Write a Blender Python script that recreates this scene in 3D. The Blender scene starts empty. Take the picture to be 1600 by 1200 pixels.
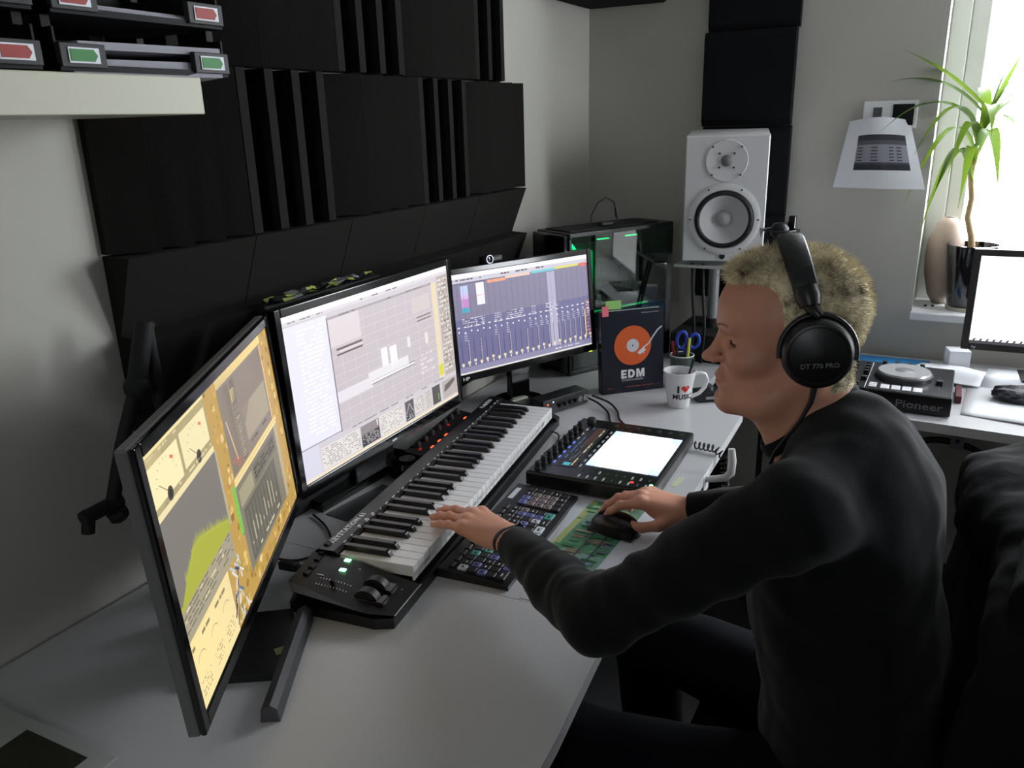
import bpy, bmesh, math, random
import numpy as np
from mathutils import Vector, Matrix, Euler
random.seed(7)
SC = bpy.context.scene
COL = SC.collection
PI = math.pi

# ------------------------------------------------------------------ camera
cam_data = bpy.data.cameras.new('camera')
cam = bpy.data.objects.new('camera', cam_data)
COL.objects.link(cam)
cam_data.sensor_width = 36.0
cam_data.lens = 1260.0 / 1600.0 * 36.0
cam_data.clip_start = 0.02
_r = Vector((0.8830, 0.4660, 0.0565)).normalized()
CAMR = [[0.0] * 3 for _ in range(3)]
def _camera_axes():
    f = 1260.0
    down = Vector((.028 * f * f / 410, f * f / 410, f)).normalized()
    yy = Vector((707, -431, f)).normalized()
    yy = (yy - down * yy.dot(down)).normalized()
    zz = -down
    xx = yy.cross(zz)
    return xx, yy, zz
_x, _y, _z = _camera_axes()
right = Vector((_x[0], _y[0], _z[0]))
upv = -Vector((_x[1], _y[1], _z[1]))
back = -Vector((_x[2], _y[2], _z[2]))
cm = Matrix.Identity(4)
for i in range(3):
    cm[i][0] = right[i]; cm[i][1] = upv[i]; cm[i][2] = back[i]
cm[0][3], cm[1][3], cm[2][3] = 1.22, 0.0, 1.53
cam.matrix_world = cm
SC.camera = cam

# ------------------------------------------------------------------ view + world + daylight
SC.view_settings.view_transform = 'Standard'
SC.view_settings.look = 'None'
SC.view_settings.gamma = 1.0
SC.view_settings.exposure = 0.0
SC.view_settings.use_curve_mapping = False
try:
    SC.cycles.use_denoising = True
    SC.cycles.max_bounces = 8
    SC.cycles.diffuse_bounces = 4
    SC.cycles.sample_clamp_indirect = 10.0
except Exception:
    pass
world = bpy.data.worlds.new('world'); SC.world = world
world.use_nodes = True
bg = world.node_tree.nodes['Background']
bg.inputs[0].default_value = (0.94, 0.955, 1.0, 1)
bg.inputs[1].default_value = 22.0

def area_light(name, loc, direction, sx, sy, power, color, portal=False):
    l = bpy.data.lights.new(name, 'AREA'); l.shape = 'RECTANGLE'; l.size = sx; l.size_y = sy
    l.energy = power; l.color = color
    if portal: l.cycles.is_portal = True
    o = bpy.data.objects.new(name, l); COL.objects.link(o)
    o.location = loc; o.rotation_euler = Vector(direction).to_track_quat('-Z', 'Y').to_euler()
    return o
area_light('window_portal', (1.75, 3.24, 1.68), (0, -1, 0), 1.2, 1.55, 1, (1, 1, 1), portal=True)
area_light('front_window_portal', (1.45, -2.68, 1.80), (0, 1, 0), 0.55, 0.8, 1, (1, 1, 1), portal=True)
area_light('side_window_portal', (3.20, 2.52, 1.65), (-1, 0, 0), 0.65, 1.6, 1, (1, 1, 1), portal=True)

# ------------------------------------------------------------------ materials
def lin(c):
    c = c / 255.0
    return c / 12.92 if c <= 0.04045 else ((c + 0.055) / 1.055) ** 2.4
def rgb(t): return (lin(t[0]), lin(t[1]), lin(t[2]), 1.0)
MATS = {}
def mat(name, color, rough=0.6, metal=0.0, noise=0.0, nscale=60.0, bump=0.0, emit=None, estr=1.0,
        spec=None, coat=0.0, sheen=0.0, trans=0.0, ior=None, sss=0.0):
    if name in MATS: return MATS[name]
    m = bpy.data.materials.new(name); m.use_nodes = True
    nt = m.node_tree; b = nt.nodes['Principled BSDF']
    b.inputs['Base Color'].default_value = rgb(color)
    b.inputs['Roughness'].default_value = rough
    b.inputs['Metallic'].default_value = metal
    if spec is not None: b.inputs['Specular IOR Level'].default_value = spec
    if coat: b.inputs['Coat Weight'].default_value = coat; b.inputs['Coat Roughness'].default_value = 0.1
    if sheen: b.inputs['Sheen Weight'].default_value = sheen; b.inputs['Sheen Roughness'].default_value = 0.6
    if trans: b.inputs['Transmission Weight'].default_value = trans
    if ior: b.inputs['IOR'].default_value = ior
    if sss:
        b.inputs['Subsurface Weight'].default_value = sss
        b.inputs['Subsurface Radius'].default_value = (0.012, 0.005, 0.003)
        b.inputs['Subsurface Scale'].default_value = 0.4
    if emit is not None:
        b.inputs['Emission Color'].default_value = rgb(emit); b.inputs['Emission Strength'].default_value = estr
    if noise or bump:
        tc = nt.nodes.new('ShaderNodeTexCoord'); n = nt.nodes.new('ShaderNodeTexNoise')
        n.inputs['Scale'].default_value = nscale; n.inputs['Detail'].default_value = 22.0
        nt.links.new(tc.outputs['Object'], n.inputs['Vector'])
        if noise:
            mx = nt.nodes.new('ShaderNodeMix'); mx.data_type = 'RGBA'
            c = rgb(color)
            mx.inputs[6].default_value = tuple(max(0, x * (1 - noise)) for x in c[:3]) + (1,)
            mx.inputs[7].default_value = tuple(min(1, x * (1 + noise)) for x in c[:3]) + (1,)
            nt.links.new(n.outputs['Fac'], mx.inputs[0]); nt.links.new(mx.outputs[2], b.inputs['Base Color'])
        if bump:
            bp = nt.nodes.new('ShaderNodeBump'); bp.inputs['Strength'].default_value = bump
            bp.inputs['Distance'].default_value = 0.002
            nt.links.new(n.outputs['Fac'], bp.inputs['Height']); nt.links.new(bp.outputs['Normal'], b.inputs['Normal'])
    MATS[name] = m
    return m
def attr_mat(name, strength=1.0, emissive=True, rough=0.4):
    """colour from the mesh's own 'ink' colour attribute (printed or displayed picture)"""
    if name in MATS: return MATS[name]
    m = bpy.data.materials.new(name); m.use_nodes = True
    nt = m.node_tree; b = nt.nodes['Principled BSDF']
    a = nt.nodes.new('ShaderNodeAttribute'); a.attribute_name = 'ink'
    b.inputs['Roughness'].default_value = rough
    if emissive:
        b.inputs['Base Color'].default_value = (0.01, 0.01, 0.01, 1)
        nt.links.new(a.outputs['Color'], b.inputs['Emission Color'])
        b.inputs['Emission Strength'].default_value = strength
    else:
        nt.links.new(a.outputs['Color'], b.inputs['Base Color'])
    MATS[name] = m
    return m
def thin_glass(name, tint=(250, 252, 252), refl=0.06):
    if name in MATS: return MATS[name]
    m = bpy.data.materials.new(name); m.use_nodes = True; nt = m.node_tree; nt.nodes.clear()
    o = nt.nodes.new('ShaderNodeOutputMaterial'); mx = nt.nodes.new('ShaderNodeMixShader'); tr = nt.nodes.new('ShaderNodeBsdfTransparent'); gl = nt.nodes.new('ShaderNodeBsdfGlossy')
    tr.inputs[0].default_value = rgb(tint); gl.inputs['Roughness'].default_value = 0.02; mx.inputs[0].default_value = refl
    nt.links.new(tr.outputs[0], mx.inputs[1]); nt.links.new(gl.outputs[0], mx.inputs[2]); nt.links.new(mx.outputs[0], o.inputs[0])
    MATS[name] = m; return m
PLASTIC = mat('black_plastic', (20, 20, 22), 0.42, noise=0.1, nscale=200)
GLOSS = mat('gloss_black', (9, 9, 11), 0.12, noise=0.05)
MATTE = mat('matte_black', (15, 15, 17), 0.75, noise=0.15, nscale=120, bump=0.1)
RUBBER = mat('rubber_black', (11, 11, 12), 0.6, noise=0.1)
WHITEPL = mat('white_plastic', (222, 222, 224), 0.35, noise=0.02)
STEEL = mat('steel', (150, 150, 155), 0.3, metal=0.9, noise=0.05)
DARKMET = mat('dark_metal', (58, 58, 62), 0.4, metal=0.6, noise=0.08)
PAPER = mat('paper', (232, 234, 240), 0.8, noise=0.02, nscale=20)
INKW = mat('ink_white', (215, 215, 218), 0.6, noise=0.02)
INKB = mat('ink_black', (15, 15, 15), 0.6, noise=0.02)

# ------------------------------------------------------------------ mesh builder
class MB:
    def __init__(s): s.bm = bmesh.new(); s.mi = 0
    def m(s, i): s.mi = i; return s
    def _f(s, vs):
        try:
            f = s.bm.faces.new(vs); f.material_index = s.mi; return f
        except ValueError: return None
    def box(s, x0, x1, y0, y1, z0, z1, M=None):
        P = [(x0, y0, z0), (x1, y0, z0), (x1, y1, z0), (x0, y1, z0), (x0, y0, z1), (x1, y0, z1), (x1, y1, z1), (x0, y1, z1)]
        v = [s.bm.verts.new((M @ Vector(p)) if M else p) for p in P]
        for q in ((0, 3, 2, 1), (4, 5, 6, 7), (0, 1, 5, 4), (1, 2, 6, 5), (2, 3, 7, 6), (3, 0, 4, 7)): s._f([v[i] for i in q])
        return s
    def bevbox(s, x0, x1, y0, y1, z0, z1, b=0.003, seg=2, M=None):
        t = bmesh.new()
        P = [(x0, y0, z0), (x1, y0, z0), (x1, y1, z0), (x0, y1, z0), (x0, y0, z1), (x1, y0, z1), (x1, y1, z1), (x0, y1, z1)]
        v = [t.verts.new(p) for p in P]
        for q in ((0, 3, 2, 1), (4, 5, 6, 7), (0, 1, 5, 4), (1, 2, 6, 5), (2, 3, 7, 6), (3, 0, 4, 7)): t.faces.new([v[i] for i in q])
        bmesh.ops.bevel(t, geom=t.edges[:], offset=b, segments=seg, affect='EDGES', profile=0.5)
        s.merge(t, M); return s
    def merge(s, t, M=None):
        mp = {}
        for v in t.verts: mp[v] = s.bm.verts.new((M @ v.co) if M else v.co)
        for f in t.faces: s._f([mp[v] for v in f.verts])
        t.free()
    def tube(s, pts, r, n=10, cap=True, closed=False):
        pts = [Vector(p) for p in pts]; rings = []
        rr = r if isinstance(r, (list, tuple)) else [r] * len(pts)
        prev = None
        for i, p in enumerate(pts):
            if closed: d = pts[(i + 1) % len(pts)] - pts[i - 1]
            else: d = pts[min(i + 1, len(pts) - 1)] - pts[max(i - 1, 0)]
            d.normalize()
            if prev is None:
                a = d.orthogonal().normalized()
            else:
                a = (prev - d * prev.dot(d))
                a = a.normalized() if a.length > 1e-6 else d.orthogonal().normalized()
            prev = a; b = d.cross(a)
            rings.append([s.bm.verts.new(p + (a * math.cos(2 * PI * k / n) + b * math.sin(2 * PI * k / n)) * rr[i]) for k in range(n)])
        m = len(rings)
        for i in range(m if closed else m - 1):
            A, B = rings[i], rings[(i + 1) % m]
            for k in range(n): s._f([A[k], A[(k + 1) % n], B[(k + 1) % n], B[k]])
        if cap and not closed:
            s._f(rings[0][::-1]); s._f(rings[-1])
        return s
    def cyl(s, p0, p1, r0, r1=None, n=24):
        p0, p1 = Vector(p0), Vector(p1)
        return s.tube([p0, p1], [r0, r0 if r1 is None else r1], n)
    def lathe(s, prof, n=32, M=None, cap=True):
        """profile of (r, z) pairs about local z"""
        rings = []
        for (r, z) in prof:
            rings.append([s.bm.verts.new((M @ Vector((r * math.cos(2 * PI * k / n), r * math.sin(2 * PI * k / n), z))) if M else
                                         Vector((r * math.cos(2 * PI * k / n), r * math.sin(2 * PI * k / n), z))) for k in range(n)])
        for A, B in zip(rings, rings[1:]):
            for k in range(n): s._f([A[k], A[(k + 1) % n], B[(k + 1) % n], B[k]])
        if cap:
            s._f(rings[0][::-1]); s._f(rings[-1])
        return s
    def prism(s, poly, lo, hi, axis='z', M=None):
        def P(a, b, h):
            v = {'z': (a, b, h), 'y': (a, h, b), 'x': (h, a, b)}[axis]
            return (M @ Vector(v)) if M else v
        A = [s.bm.verts.new(P(a, b, lo)) for a, b in poly]; B = [s.bm.verts.new(P(a, b, hi)) for a, b in poly]
        s._f(A[::-1]); s._f(B)
        n = len(poly)
        for i in range(n): s._f([A[i], A[(i + 1) % n], B[(i + 1) % n], B[i]])
        return s
    def ball(s, c, r, n=16, sc=(1, 1, 1), M=None):
        t = bmesh.new(); bmesh.ops.create_uvsphere(t, u_segments=n, v_segments=max(6, n * 2 // 3), radius=r)
        for v in t.verts: v.co = Vector((v.co.x * sc[0], v.co.y * sc[1], v.co.z * sc[2])) + Vector(c)
        s.merge(t, M); return s
    def grid(s, fn, nu, nv):
        V = [[s.bm.verts.new(fn(i / nu, j / nv)) for j in range(nv + 1)] for i in range(nu + 1)]
        for i in range(nu):
            for j in range(nv): s._f([V[i][j], V[i + 1][j], V[i + 1][j + 1], V[i][j + 1]])
        return s
    def build(s, name, mats, parent=None, smooth=False, M=None, normals=True, solid=0.0):
        if normals: bmesh.ops.recalc_face_normals(s.bm, faces=s.bm.faces[:])
        me = bpy.data.meshes.new(name); s.bm.to_mesh(me); s.bm.free()
        if not isinstance(mats, (list, tuple)): mats = [mats]
        for q in mats: me.materials.append(q)
        if smooth:
            me.shade_smooth()
            me.set_sharp_from_angle(angle=math.radians(smooth if smooth is not True else 40))
        o = bpy.data.objects.new(name, me); COL.objects.link(o)
        if M is not None: o.matrix_local = M
        if parent is not None: o.parent = parent
        if solid:
            md = o.modifiers.new('thickness', 'SOLIDIFY'); md.thickness = solid
        return o

def tag(o, label=None, cat=None, group=None, kind=None):
    if label: o['label'] = label
    if cat: o['category'] = cat
    if group: o['group'] = group
    if kind: o['kind'] = kind
    return o
def thing(name, label, cat, loc=(0, 0, 0), rz=0.0, group=None, M=None):
    o = bpy.data.objects.new(name, None); COL.objects.link(o); o.empty_display_size = 0.05
    if M is not None: o.matrix_world = M
    else: o.location = loc; o.rotation_euler = (0, 0, rz)
    return tag(o, label, cat, group)
def struct(o): o['kind'] = 'structure'; return o
def rot(ax, a): return Matrix.Rotation(a, 4, ax)
def T(x, y, z): return Matrix.Translation((x, y, z))
def frame(origin, xdir, ydir):
    """matrix whose local x and y follow the given directions"""
    x = Vector(xdir).normalized(); y = Vector(ydir); y = (y - x * y.dot(x)).normalized(); z = x.cross(y)
    m = Matrix.Identity(4)
    for i in range(3): m[i][0] = x[i]; m[i][1] = y[i]; m[i][2] = z[i]; m[i][3] = origin[i]
    return m
def copy_tree(o, parent=None):
    c = o.copy(); COL.objects.link(c); c.parent = parent
    for ch in list(o.children): copy_tree(ch, c)
    return c
def lettering(string, size, M, parent, m, thick=0.0004, name='lettering', align='LEFT', stretch=1.0, bold=0.0):
    cu = bpy.data.curves.new('font', 'FONT'); cu.body = string; cu.size = size; cu.extrude = thick; cu.align_x = align
    cu.offset = bold; cu.resolution_u = 2; cu.space_character = 1.0
    t = bpy.data.objects.new('font', cu); COL.objects.link(t)
    dg = bpy.context.evaluated_depsgraph_get()
    me = bpy.data.meshes.new_from_object(t.evaluated_get(dg), depsgraph=dg)
    bpy.data.objects.remove(t); bpy.data.curves.remove(cu)
    me.materials.clear(); me.materials.append(m)
    for v in me.vertices: v.co.x *= stretch
    o = bpy.data.objects.new(name, me); COL.objects.link(o); o.parent = parent; o.matrix_local = M
    return o

class Picture:
    """flat picture of coloured shapes: x right 0..W, y down 0..H, each later shape a hair above the earlier"""
    def __init__(s, W, H, step=0.00012):
        s.W, s.H, s.step = W, H, step; s.v = []; s.f = []; s.c = []; s.k = 0
    def poly(s, pts, col, lift=True):
        if lift: s.k += 1
        b = len(s.v)
        for (x, y) in pts:
            s.v.append((min(max(x, 0), 1) * s.W, -min(max(y, 0), 1) * s.H, s.lev * s.step))
        s.f.append(list(range(b, b + len(pts)))); s.c.append(rgb(col))
        return s
    lev = 0
    def rect(s, x0, y0, x1, y1, col): return s.poly([(x0, y0), (x0, y1), (x1, y1), (x1, y0)], col)
    def line(s, pts, w, col):
        for (a, b), (c, d) in zip(pts, pts[1:]):
            dx, dy = (c - a) * s.W, (d - b) * s.H; L = math.hypot(dx, dy) or 1e-9
            nx, ny = -dy / L * w / 2, dx / L * w / 2
            s.poly([(a + nx / s.W, b + ny / s.H), (c + nx / s.W, d + ny / s.H), (c - nx / s.W, d - ny / s.H), (a - nx / s.W, b - ny / s.H)][::-1], col)
        return s
    def disc(s, cx, cy, r, col, n=20):
        return s.poly([(cx + r * math.cos(-2 * PI * k / n) / s.W, cy + r * math.sin(-2 * PI * k / n) / s.H) for k in range(n)], col)
    def up(s): s.lev += 1; return s
    def scribble(s, x0, y0, x1, y1, col, rows=3, seed=1, fill=0.6, h=0.5):
        """rows of short word-like marks"""
        R = random.Random(seed); dy = (y1 - y0) / rows
        for r in range(rows):
            x = x0
            while x < x1:
                w = (x1 - x0) * R.uniform(0.03, 0.12)
                if R.random() < fill: s.rect(x, y0 + dy * r, min(x + w, x1), y0 + dy * (r + h), col)
                x += w * 1.25
        return s
    def build(s, name, m, parent, M):
        me = bpy.data.meshes.new(name); me.from_pydata(s.v, [], s.f)
        at = me.color_attributes.new('ink', 'FLOAT_COLOR', 'CORNER')
        i = 0
        for p, c in zip(me.polygons, s.c):
            for li in p.loop_indices: at.data[li].color = c
        me.materials.append(m)
        o = bpy.data.objects.new(name, me); COL.objects.link(o); o.parent = parent; o.matrix_local = M
        return o
# ================================================================== the room
WALL = mat('wall_paint', (180, 178, 170), 0.85, noise=0.03, nscale=3, bump=0.05)
FLOORM = mat('floor_grey', (30, 30, 32), 0.7, noise=0.15, nscale=30)
CEILM = mat('ceiling_paint', (150, 150, 148), 0.9, noise=0.02)  # out of view, greyed to hold down bounced light
FRAMEM = mat('window_frame_white', (186, 189, 182), 0.4, noise=0.02)
SILLM = mat('sill_stone', (232, 232, 236), 0.3, noise=0.03)
XL, YB, XR, YF, ZC = -0.015, 2.94, 3.10, -2.60, 2.60
struct(MB().box(XL - 0.2, XR + 0.2, YF - 0.2, YB + 0.3, -0.1, 0).build('floor', FLOORM))
struct(MB().box(XL - 0.2, XR + 0.2, YF - 0.2, YB + 0.3, ZC, ZC + 0.1).build('ceiling', CEILM))
struct(MB().box(XL - 0.2, XL, YF, YB + 0.3, 0, ZC).build('wall_left', WALL))
struct(MB().box(XL - 0.2, 1.15, YF - 0.2, YF, 0, ZC).box(1.75, XR + 0.2, YF - 0.2, YF, 0, ZC).box(1.15, 1.75, YF - 0.2, YF, 0, 1.4).box(1.15, 1.75, YF - 0.2, YF, 2.25, ZC).build('wall_front', mat('wall_low_bounce_dark', (70, 70, 70), .85, noise=.03)))  # unseen wall, dark colour made up to cut the light it bounces back
WX0, WX1, WZ0, WZ1 = 1.147, 2.35, 0.870, 2.48
w = MB()
w.box(XL, WX0, YB, YB + 0.3, 0, ZC).box(WX1, XR, YB, YB + 0.3, 0, ZC).box(WX0, WX1, YB, YB + 0.3, 0, WZ0).box(WX0, WX1, YB, YB + 0.3, WZ1, ZC)
struct(w.build('wall_back', WALL))
w = MB()   # right wall with its own window, outside the view
w.box(XR, XR + 0.2, YF, 2.20, 0, ZC).box(XR, XR + 0.2, 2.86, YB + 0.3, 0, ZC).box(XR, XR + 0.2, 2.20, 2.86, 0, .85).box(XR, XR + 0.2, 2.20, 2.86, 2.45, ZC)
struct(w.build('wall_right', mat('wall_low_bounce_grey', (150, 150, 150), .85, noise=.03)))  # unseen wall, greyer than the others to weaken its bounce light
def casement(name, M, W, H, split=True):
    """window in local x (width), z (height), y depth"""
    root = bpy.data.objects.new(name, None); COL.objects.link(root); root.matrix_world = M; struct(root)
    f = MB(); a, d = 0.058, 0.07
    f.bevbox(0, a, 0, d, 0, H, .004).bevbox(W - a, W, 0, d, 0, H, .004).bevbox(a, W - a, 0, d, 0, a, .004).bevbox(a, W - a, 0, d, H - a, H, .004)
    f.build('window_frame', FRAMEM, root)
    n = 2 if split else 1; sw = (W - 2 * a) / n
    for i in range(n):
        x0 = a + i * sw; x1 = x0 + sw; b = 0.055
        s = MB(); s.bevbox(x0, x0 + b, .012, .06, a, H - a, .004).bevbox(x1 - b, x1, .012, .06, a, H - a, .004)
        s.bevbox(x0 + b, x1 - b, .012, .06, a, a + b, .004).bevbox(x0 + b, x1 - b, .012, .06, H - a - b, H - a, .004)
        s.build('sash', FRAMEM, root)
        g = MB().box(x0 + b, x1 - b, .033, .037, a + b, H - a - b)
        g.build('glass_pane', thin_glass('window_glass'), root)
    return root
casement('window_1', T(WX0, 3.17, WZ0 + 0.02), WX1 - WX0, WZ1 - WZ0 - 0.02)
casement('window_2', T(XR + 0.05, 2.86, 0.85) @ rot('Z', -PI / 2), 0.66, 1.60, split=False)
casement('window_3', T(1.75, YF - .05, 1.40) @ rot('Z', PI), .6, .85, split=False)
struct(MB().bevbox(WX0 - 0.003, WX1 + 0.003, YB - 0.025, 3.17, WZ0, WZ0 + 0.026, .004).build('trim_1', SILLM))
struct(MB().bevbox(XL, 0.7, YB - 0.014, YB, 0, 0.08, .003).bevbox(0.7, XR, YB - 0.014, YB, 0, 0.08, .003).build('baseboard_back', FRAMEM))
struct(MB().bevbox(XL, XL + 0.014, YF, YB - 0.014, 0, 0.08, .003).build('baseboard_left', FRAMEM))

# ================================================================== foam on the left wall
FOAM = mat('foam_charcoal', (29, 26, 24), 0.95, spec=.2, noise=0.12, nscale=300, bump=0.3)
FOAMB = mat('foam_black', (18, 19, 22), 0.95, spec=.2, noise=0.12, nscale=300, bump=0.3)
def foam_vertical(y0, y1, z0, z1, kind, label, n=4):
    t = (y1 - y0) / n; g = 0.0012
    prof = [(y0 + g, 0.0)]
    for i in range(n):
        a, b = y0 + i * t, y0 + (i + 1) * t
        a2, b2 = (a + g if i == 0 else a), (b - g if i == n - 1 else b)
        if kind == 'A': prof += [(a2, 0.015 if i == 0 else 0.021), (b2 - 0.002, 0.064)]
        else: prof += [(a2 + 0.002, 0.060), (a2 + t * .36, 0.058), (b2, 0.010)]
    prof += [(y1 - g, 0.0)]
    m = MB().prism([(y - y0, x) for y, x in prof], 0, z1 - z0 - 0.002, 'z',
                   M=Matrix(((0, 1, 0, 0), (1, 0, 0, 0), (0, 0, 1, 0), (0, 0, 0, 1))))
    o = m.build('acoustic_foam_tile', FOAM)
    o.location = (XL, y0, z0)
    return tag(o, label, 'foam tile', 'foam tiles on the left wall')
def foam_horizontal(y0, y1, z0, z1, label, n=2):
    t = (z1 - z0) / n; g = 0.001
    prof = [(0.0, 0.0)]
    for i in range(n): prof += [(0.012, i * t + (g if i == 0 else .0015)), (0.066, (i + 1) * t - 0.002)]
    prof += [(0.0, z1 - z0 - g)]
    o = MB().prism(prof, g, y1 - y0 - g, 'y').build('acoustic_foam_tile', FOAM)
    o.location = (XL, y0, z0)
    return tag(o, label, 'foam tile', 'foam tiles on the left wall')
YE = [.860, 1.145, 1.437, 1.730, 2.0, 2.285]
pos = ['at the right end', 'second from the right', 'in the middle', 'second from the left', 'at the left end'][::-1]
for i, k in enumerate('ABABA'):
    foam_vertical(YE[i], YE[i + 1], 1.338, 1.640, k,
                  ('flat' if k == 'A' else 'pale-striped') + ' charcoal foam tile %s of the row level with the shelf' % pos[i])
YA = [.575, .860, 1.145, 1.437, 1.730, 2.01, 2.225]
posA = ['above the letter trays', 'right behind the letter trays', 'next to the letter trays', 'in the middle', 'right of the pale-striped one', 'at the end nearest the corner']
for i, k in enumerate('ABABAB'):
    foam_vertical(YA[i], YA[i + 1], 1.642, 1.925, k, 'charcoal foam tile %s of the top visible wall row' % posA[i], n=4 if i < 5 else 3)
posC = ['leftmost', 'second from left', 'middle', 'second from right', 'rightmost']
for i in range(5): foam_horizontal(YE[i], YE[i + 1], 1.059, 1.336, 'charcoal horizontal wedge foam tile in the row above the monitors, ' + posC[i])
for i in range(5): foam_horizontal(YE[i], YE[i + 1], 0.780, 1.057, 'charcoal horizontal wedge foam tile low behind the monitors, ' + ['left end', 'behind the left monitor', 'behind the middle monitor', 'behind the far monitor left half', 'behind the far monitor right half'][i])

# foam column on the back wall
for i, (z0, z1, dx, th) in enumerate([(1.797, 2.09, .004, .030), (1.496, 1.795, -.002, .045), (1.196, 1.494, .001, .036), (.90, 1.194, 0, .04)]):
    x0, x1 = .424 + dx, .719 + dx
    o = MB().prism([(0, 0), (-th + .01, 0), (-th, .02), (-th, z1 - z0 - .02), (-th + .01 + .012 * (i == 0), z1 - z0), (0, z1 - z0)], 0, x1 - x0, 'x').build('acoustic_foam_slab', FOAMB)
    o.location = (x0, YB, z0)
    tag(o, ['black foam slab topmost in the column left of the plant wall', 'black foam slab directly above the white speaker', 'black foam slab half hidden behind the white speaker', 'black foam slab low behind the speaker pole'][i], 'foam slab', 'foam slabs on the back wall')
o = MB().bevbox(-.001, .288, -.40, 0, 0, .30, .01).build('corner_bass_trap', FOAMB); o.location = (XL + .001, YB, 1.905)
tag(o, 'black foam block mounted high in the room corner', 'bass trap')

# ================================================================== shelf and letter trays
SHELFM = mat('shelf_white', (186, 184, 164), 0.45, noise=0.02)
o = MB().bevbox(0, .265, 0, 1.40, 0, .050, .0015).build('wall_shelf', SHELFM); o.location = (XL, -.52, 1.552)
tag(o, 'thick white floating shelf on the left wall carrying letter trays', 'shelf')
TRAYM = mat('tray_black', (12, 12, 14), 0.6, spec=.2, noise=0.1)
LIP = mat('tray_holder_clear', (40, 40, 42), 0.5, spec=.3, noise=0.05)
REDL = mat('label_red', (158, 52, 48), 0.6, noise=0.15, nscale=60); GRNL = mat('label_green', (52, 128, 62), 0.6, noise=0.15, nscale=60)
def letter_tray(y0, z0, col, label):
    t = thing('letter_tray', label, 'letter tray', (.058, y0, z0), group='black letter trays on the wall shelf')
    W = .265; b = MB()
    b.box(0.0, .187, 0, W, 0, .003).box(0, .187, 0, .003, 0, .05).box(0, .187, W - .003, W, 0, .05).box(0, .003, 0, W, 0, .055)
    b.box(.187, .192, 0, W, 0, .008)
    b.box(0, .02, .0, .012, .05, .064).box(0, .02, W - .012, W, .05, .064).box(.15, .17, .0, .012, .05, .064).box(.15, .17, W - .012, W, .05, .064)
    b.build('tray_body', TRAYM, t)
    for k, ya in enumerate((0, W - .062)):
        c = MB().bevbox(.186, .196, ya, ya + .062, .004, .032, .001).build('label_holder', LIP, t)
        MB().box(.1965, .1973, ya + .010, ya + .052, .009, .027).build('card', PAPER, c)
        q = MB(); q.prism([(ya + .012, .011), (ya + .044, .011), (ya + .049, .018), (ya + .044, .025), (ya + .012, .025)], .1976, .198, 'x')
        q.build('colour_label', col, c)
    return t
letter_tray(.668, 1.6035, GRNL, 'lower black letter tray with green labels and white sheets, at shelf end')
letter_tray(.668, 1.6685, REDL, 'upper black letter tray with red labels at the shelf end')
letter_tray(.380, 1.6035, REDL, 'lower black letter tray with red labels, left stack on shelf')
letter_tray(.380, 1.6685, GRNL, 'upper black letter tray cut by the photo edge, left stack on shelf')
def sheets(name, label, loc, W, D, th, rz=0, group=None, curl=0.0):
    R = random.Random(hash(label) % 999 if False else len(label)); t = MB()
    n = 3
    for i in range(n):
        a = R.uniform(-.03, .03); M = rot('Z', a) @ T(R.uniform(-.004, .004), R.uniform(-.004, .004), 0)
        z = i * th / n
        t.grid(lambda u, v: M @ Vector((u * W, v * D, z + curl * (2 * u - 1) ** 2 * v)), 6, 4)
    o = t.build(name, mat('paper_grey', (150, 150, 158), .8, noise=.03), solid=-th / n * .9); o.location = loc; o.rotation_euler = (0, 0, rz)
    return tag(o, label, 'paper', group)
sheets('paper_sheets', 'white paper sheets lying in the lower tray with green labels', (.075, .69, 1.6080), .172, .235, .032, curl=.004)
sheets('paper_sheets', 'grey paper sheets lying in the upper tray with red labels', (.075, .69, 1.6735), .165, .21, .010)
sheets('paper_sheets', 'paper sheets lying in the lower left tray', (.075, .40, 1.6080), .165, .21, .008)

# ================================================================== desks
DESKM = mat('desk_laminate', (190, 190, 193), 0.30, noise=0.025, nscale=150)
EDGEM = mat('desk_edge', (214, 214, 216), 0.4, noise=0.02)
LEGM = mat('desk_leg_metal', (60, 60, 64), 0.45, metal=0.5, noise=0.05)
def desk(name, label, poly, legs, ztop=.74, th=.026):
    t = thing(name, label, 'desk', (0, 0, 0))
    m = MB(); n = len(poly)
    lo = [m.bm.verts.new((x, y, ztop - th)) for x, y in poly]; hi = [m.bm.verts.new((x, y, ztop)) for x, y in poly]
    m._f(lo[::-1]); m._f(hi); m.mi = 1
    for i in range(n): m._f([lo[i], lo[(i + 1) % n], hi[(i + 1) % n], hi[i]])
    m.build('tabletop', [DESKM, EDGEM], t)
    for (x, y) in legs:
        MB().bevbox(x - .025, x + .025, y - .025, y + .025, 0, ztop - th, .003).build('leg', LEGM, t)
    return t
desk('desk', 'near light grey desk under the left monitor, closest to the camera', [(0, -.75), (.93, -.75), (.84, .80), (.812, 1.0745), (0, 1.0745 - .03)],
     [(.06, -.68), (.84, -.68), (.06, .98), (.60, .98)])
desk('desk', 'long light grey desk carrying the piano keyboard and mug', [(0, 1.047), (.812, 1.077), (.778, 2.165), (.62, 2.29), (.62, 2.92), (0, 2.92)],
     [(.06, 1.14), (.60, 1.16), (.06, 2.85), (.56, 2.85), (.66, 2.08)])
desk('desk', 'white desk under the window with the mixing controller on it', [(.90, 2.30), (2.75, 2.20), (2.75, 2.92), (.90, 2.92)],
     [(.96, 2.86), (2.69, 2.86), (2.69, 2.28), (.96, 2.38)])
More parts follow.
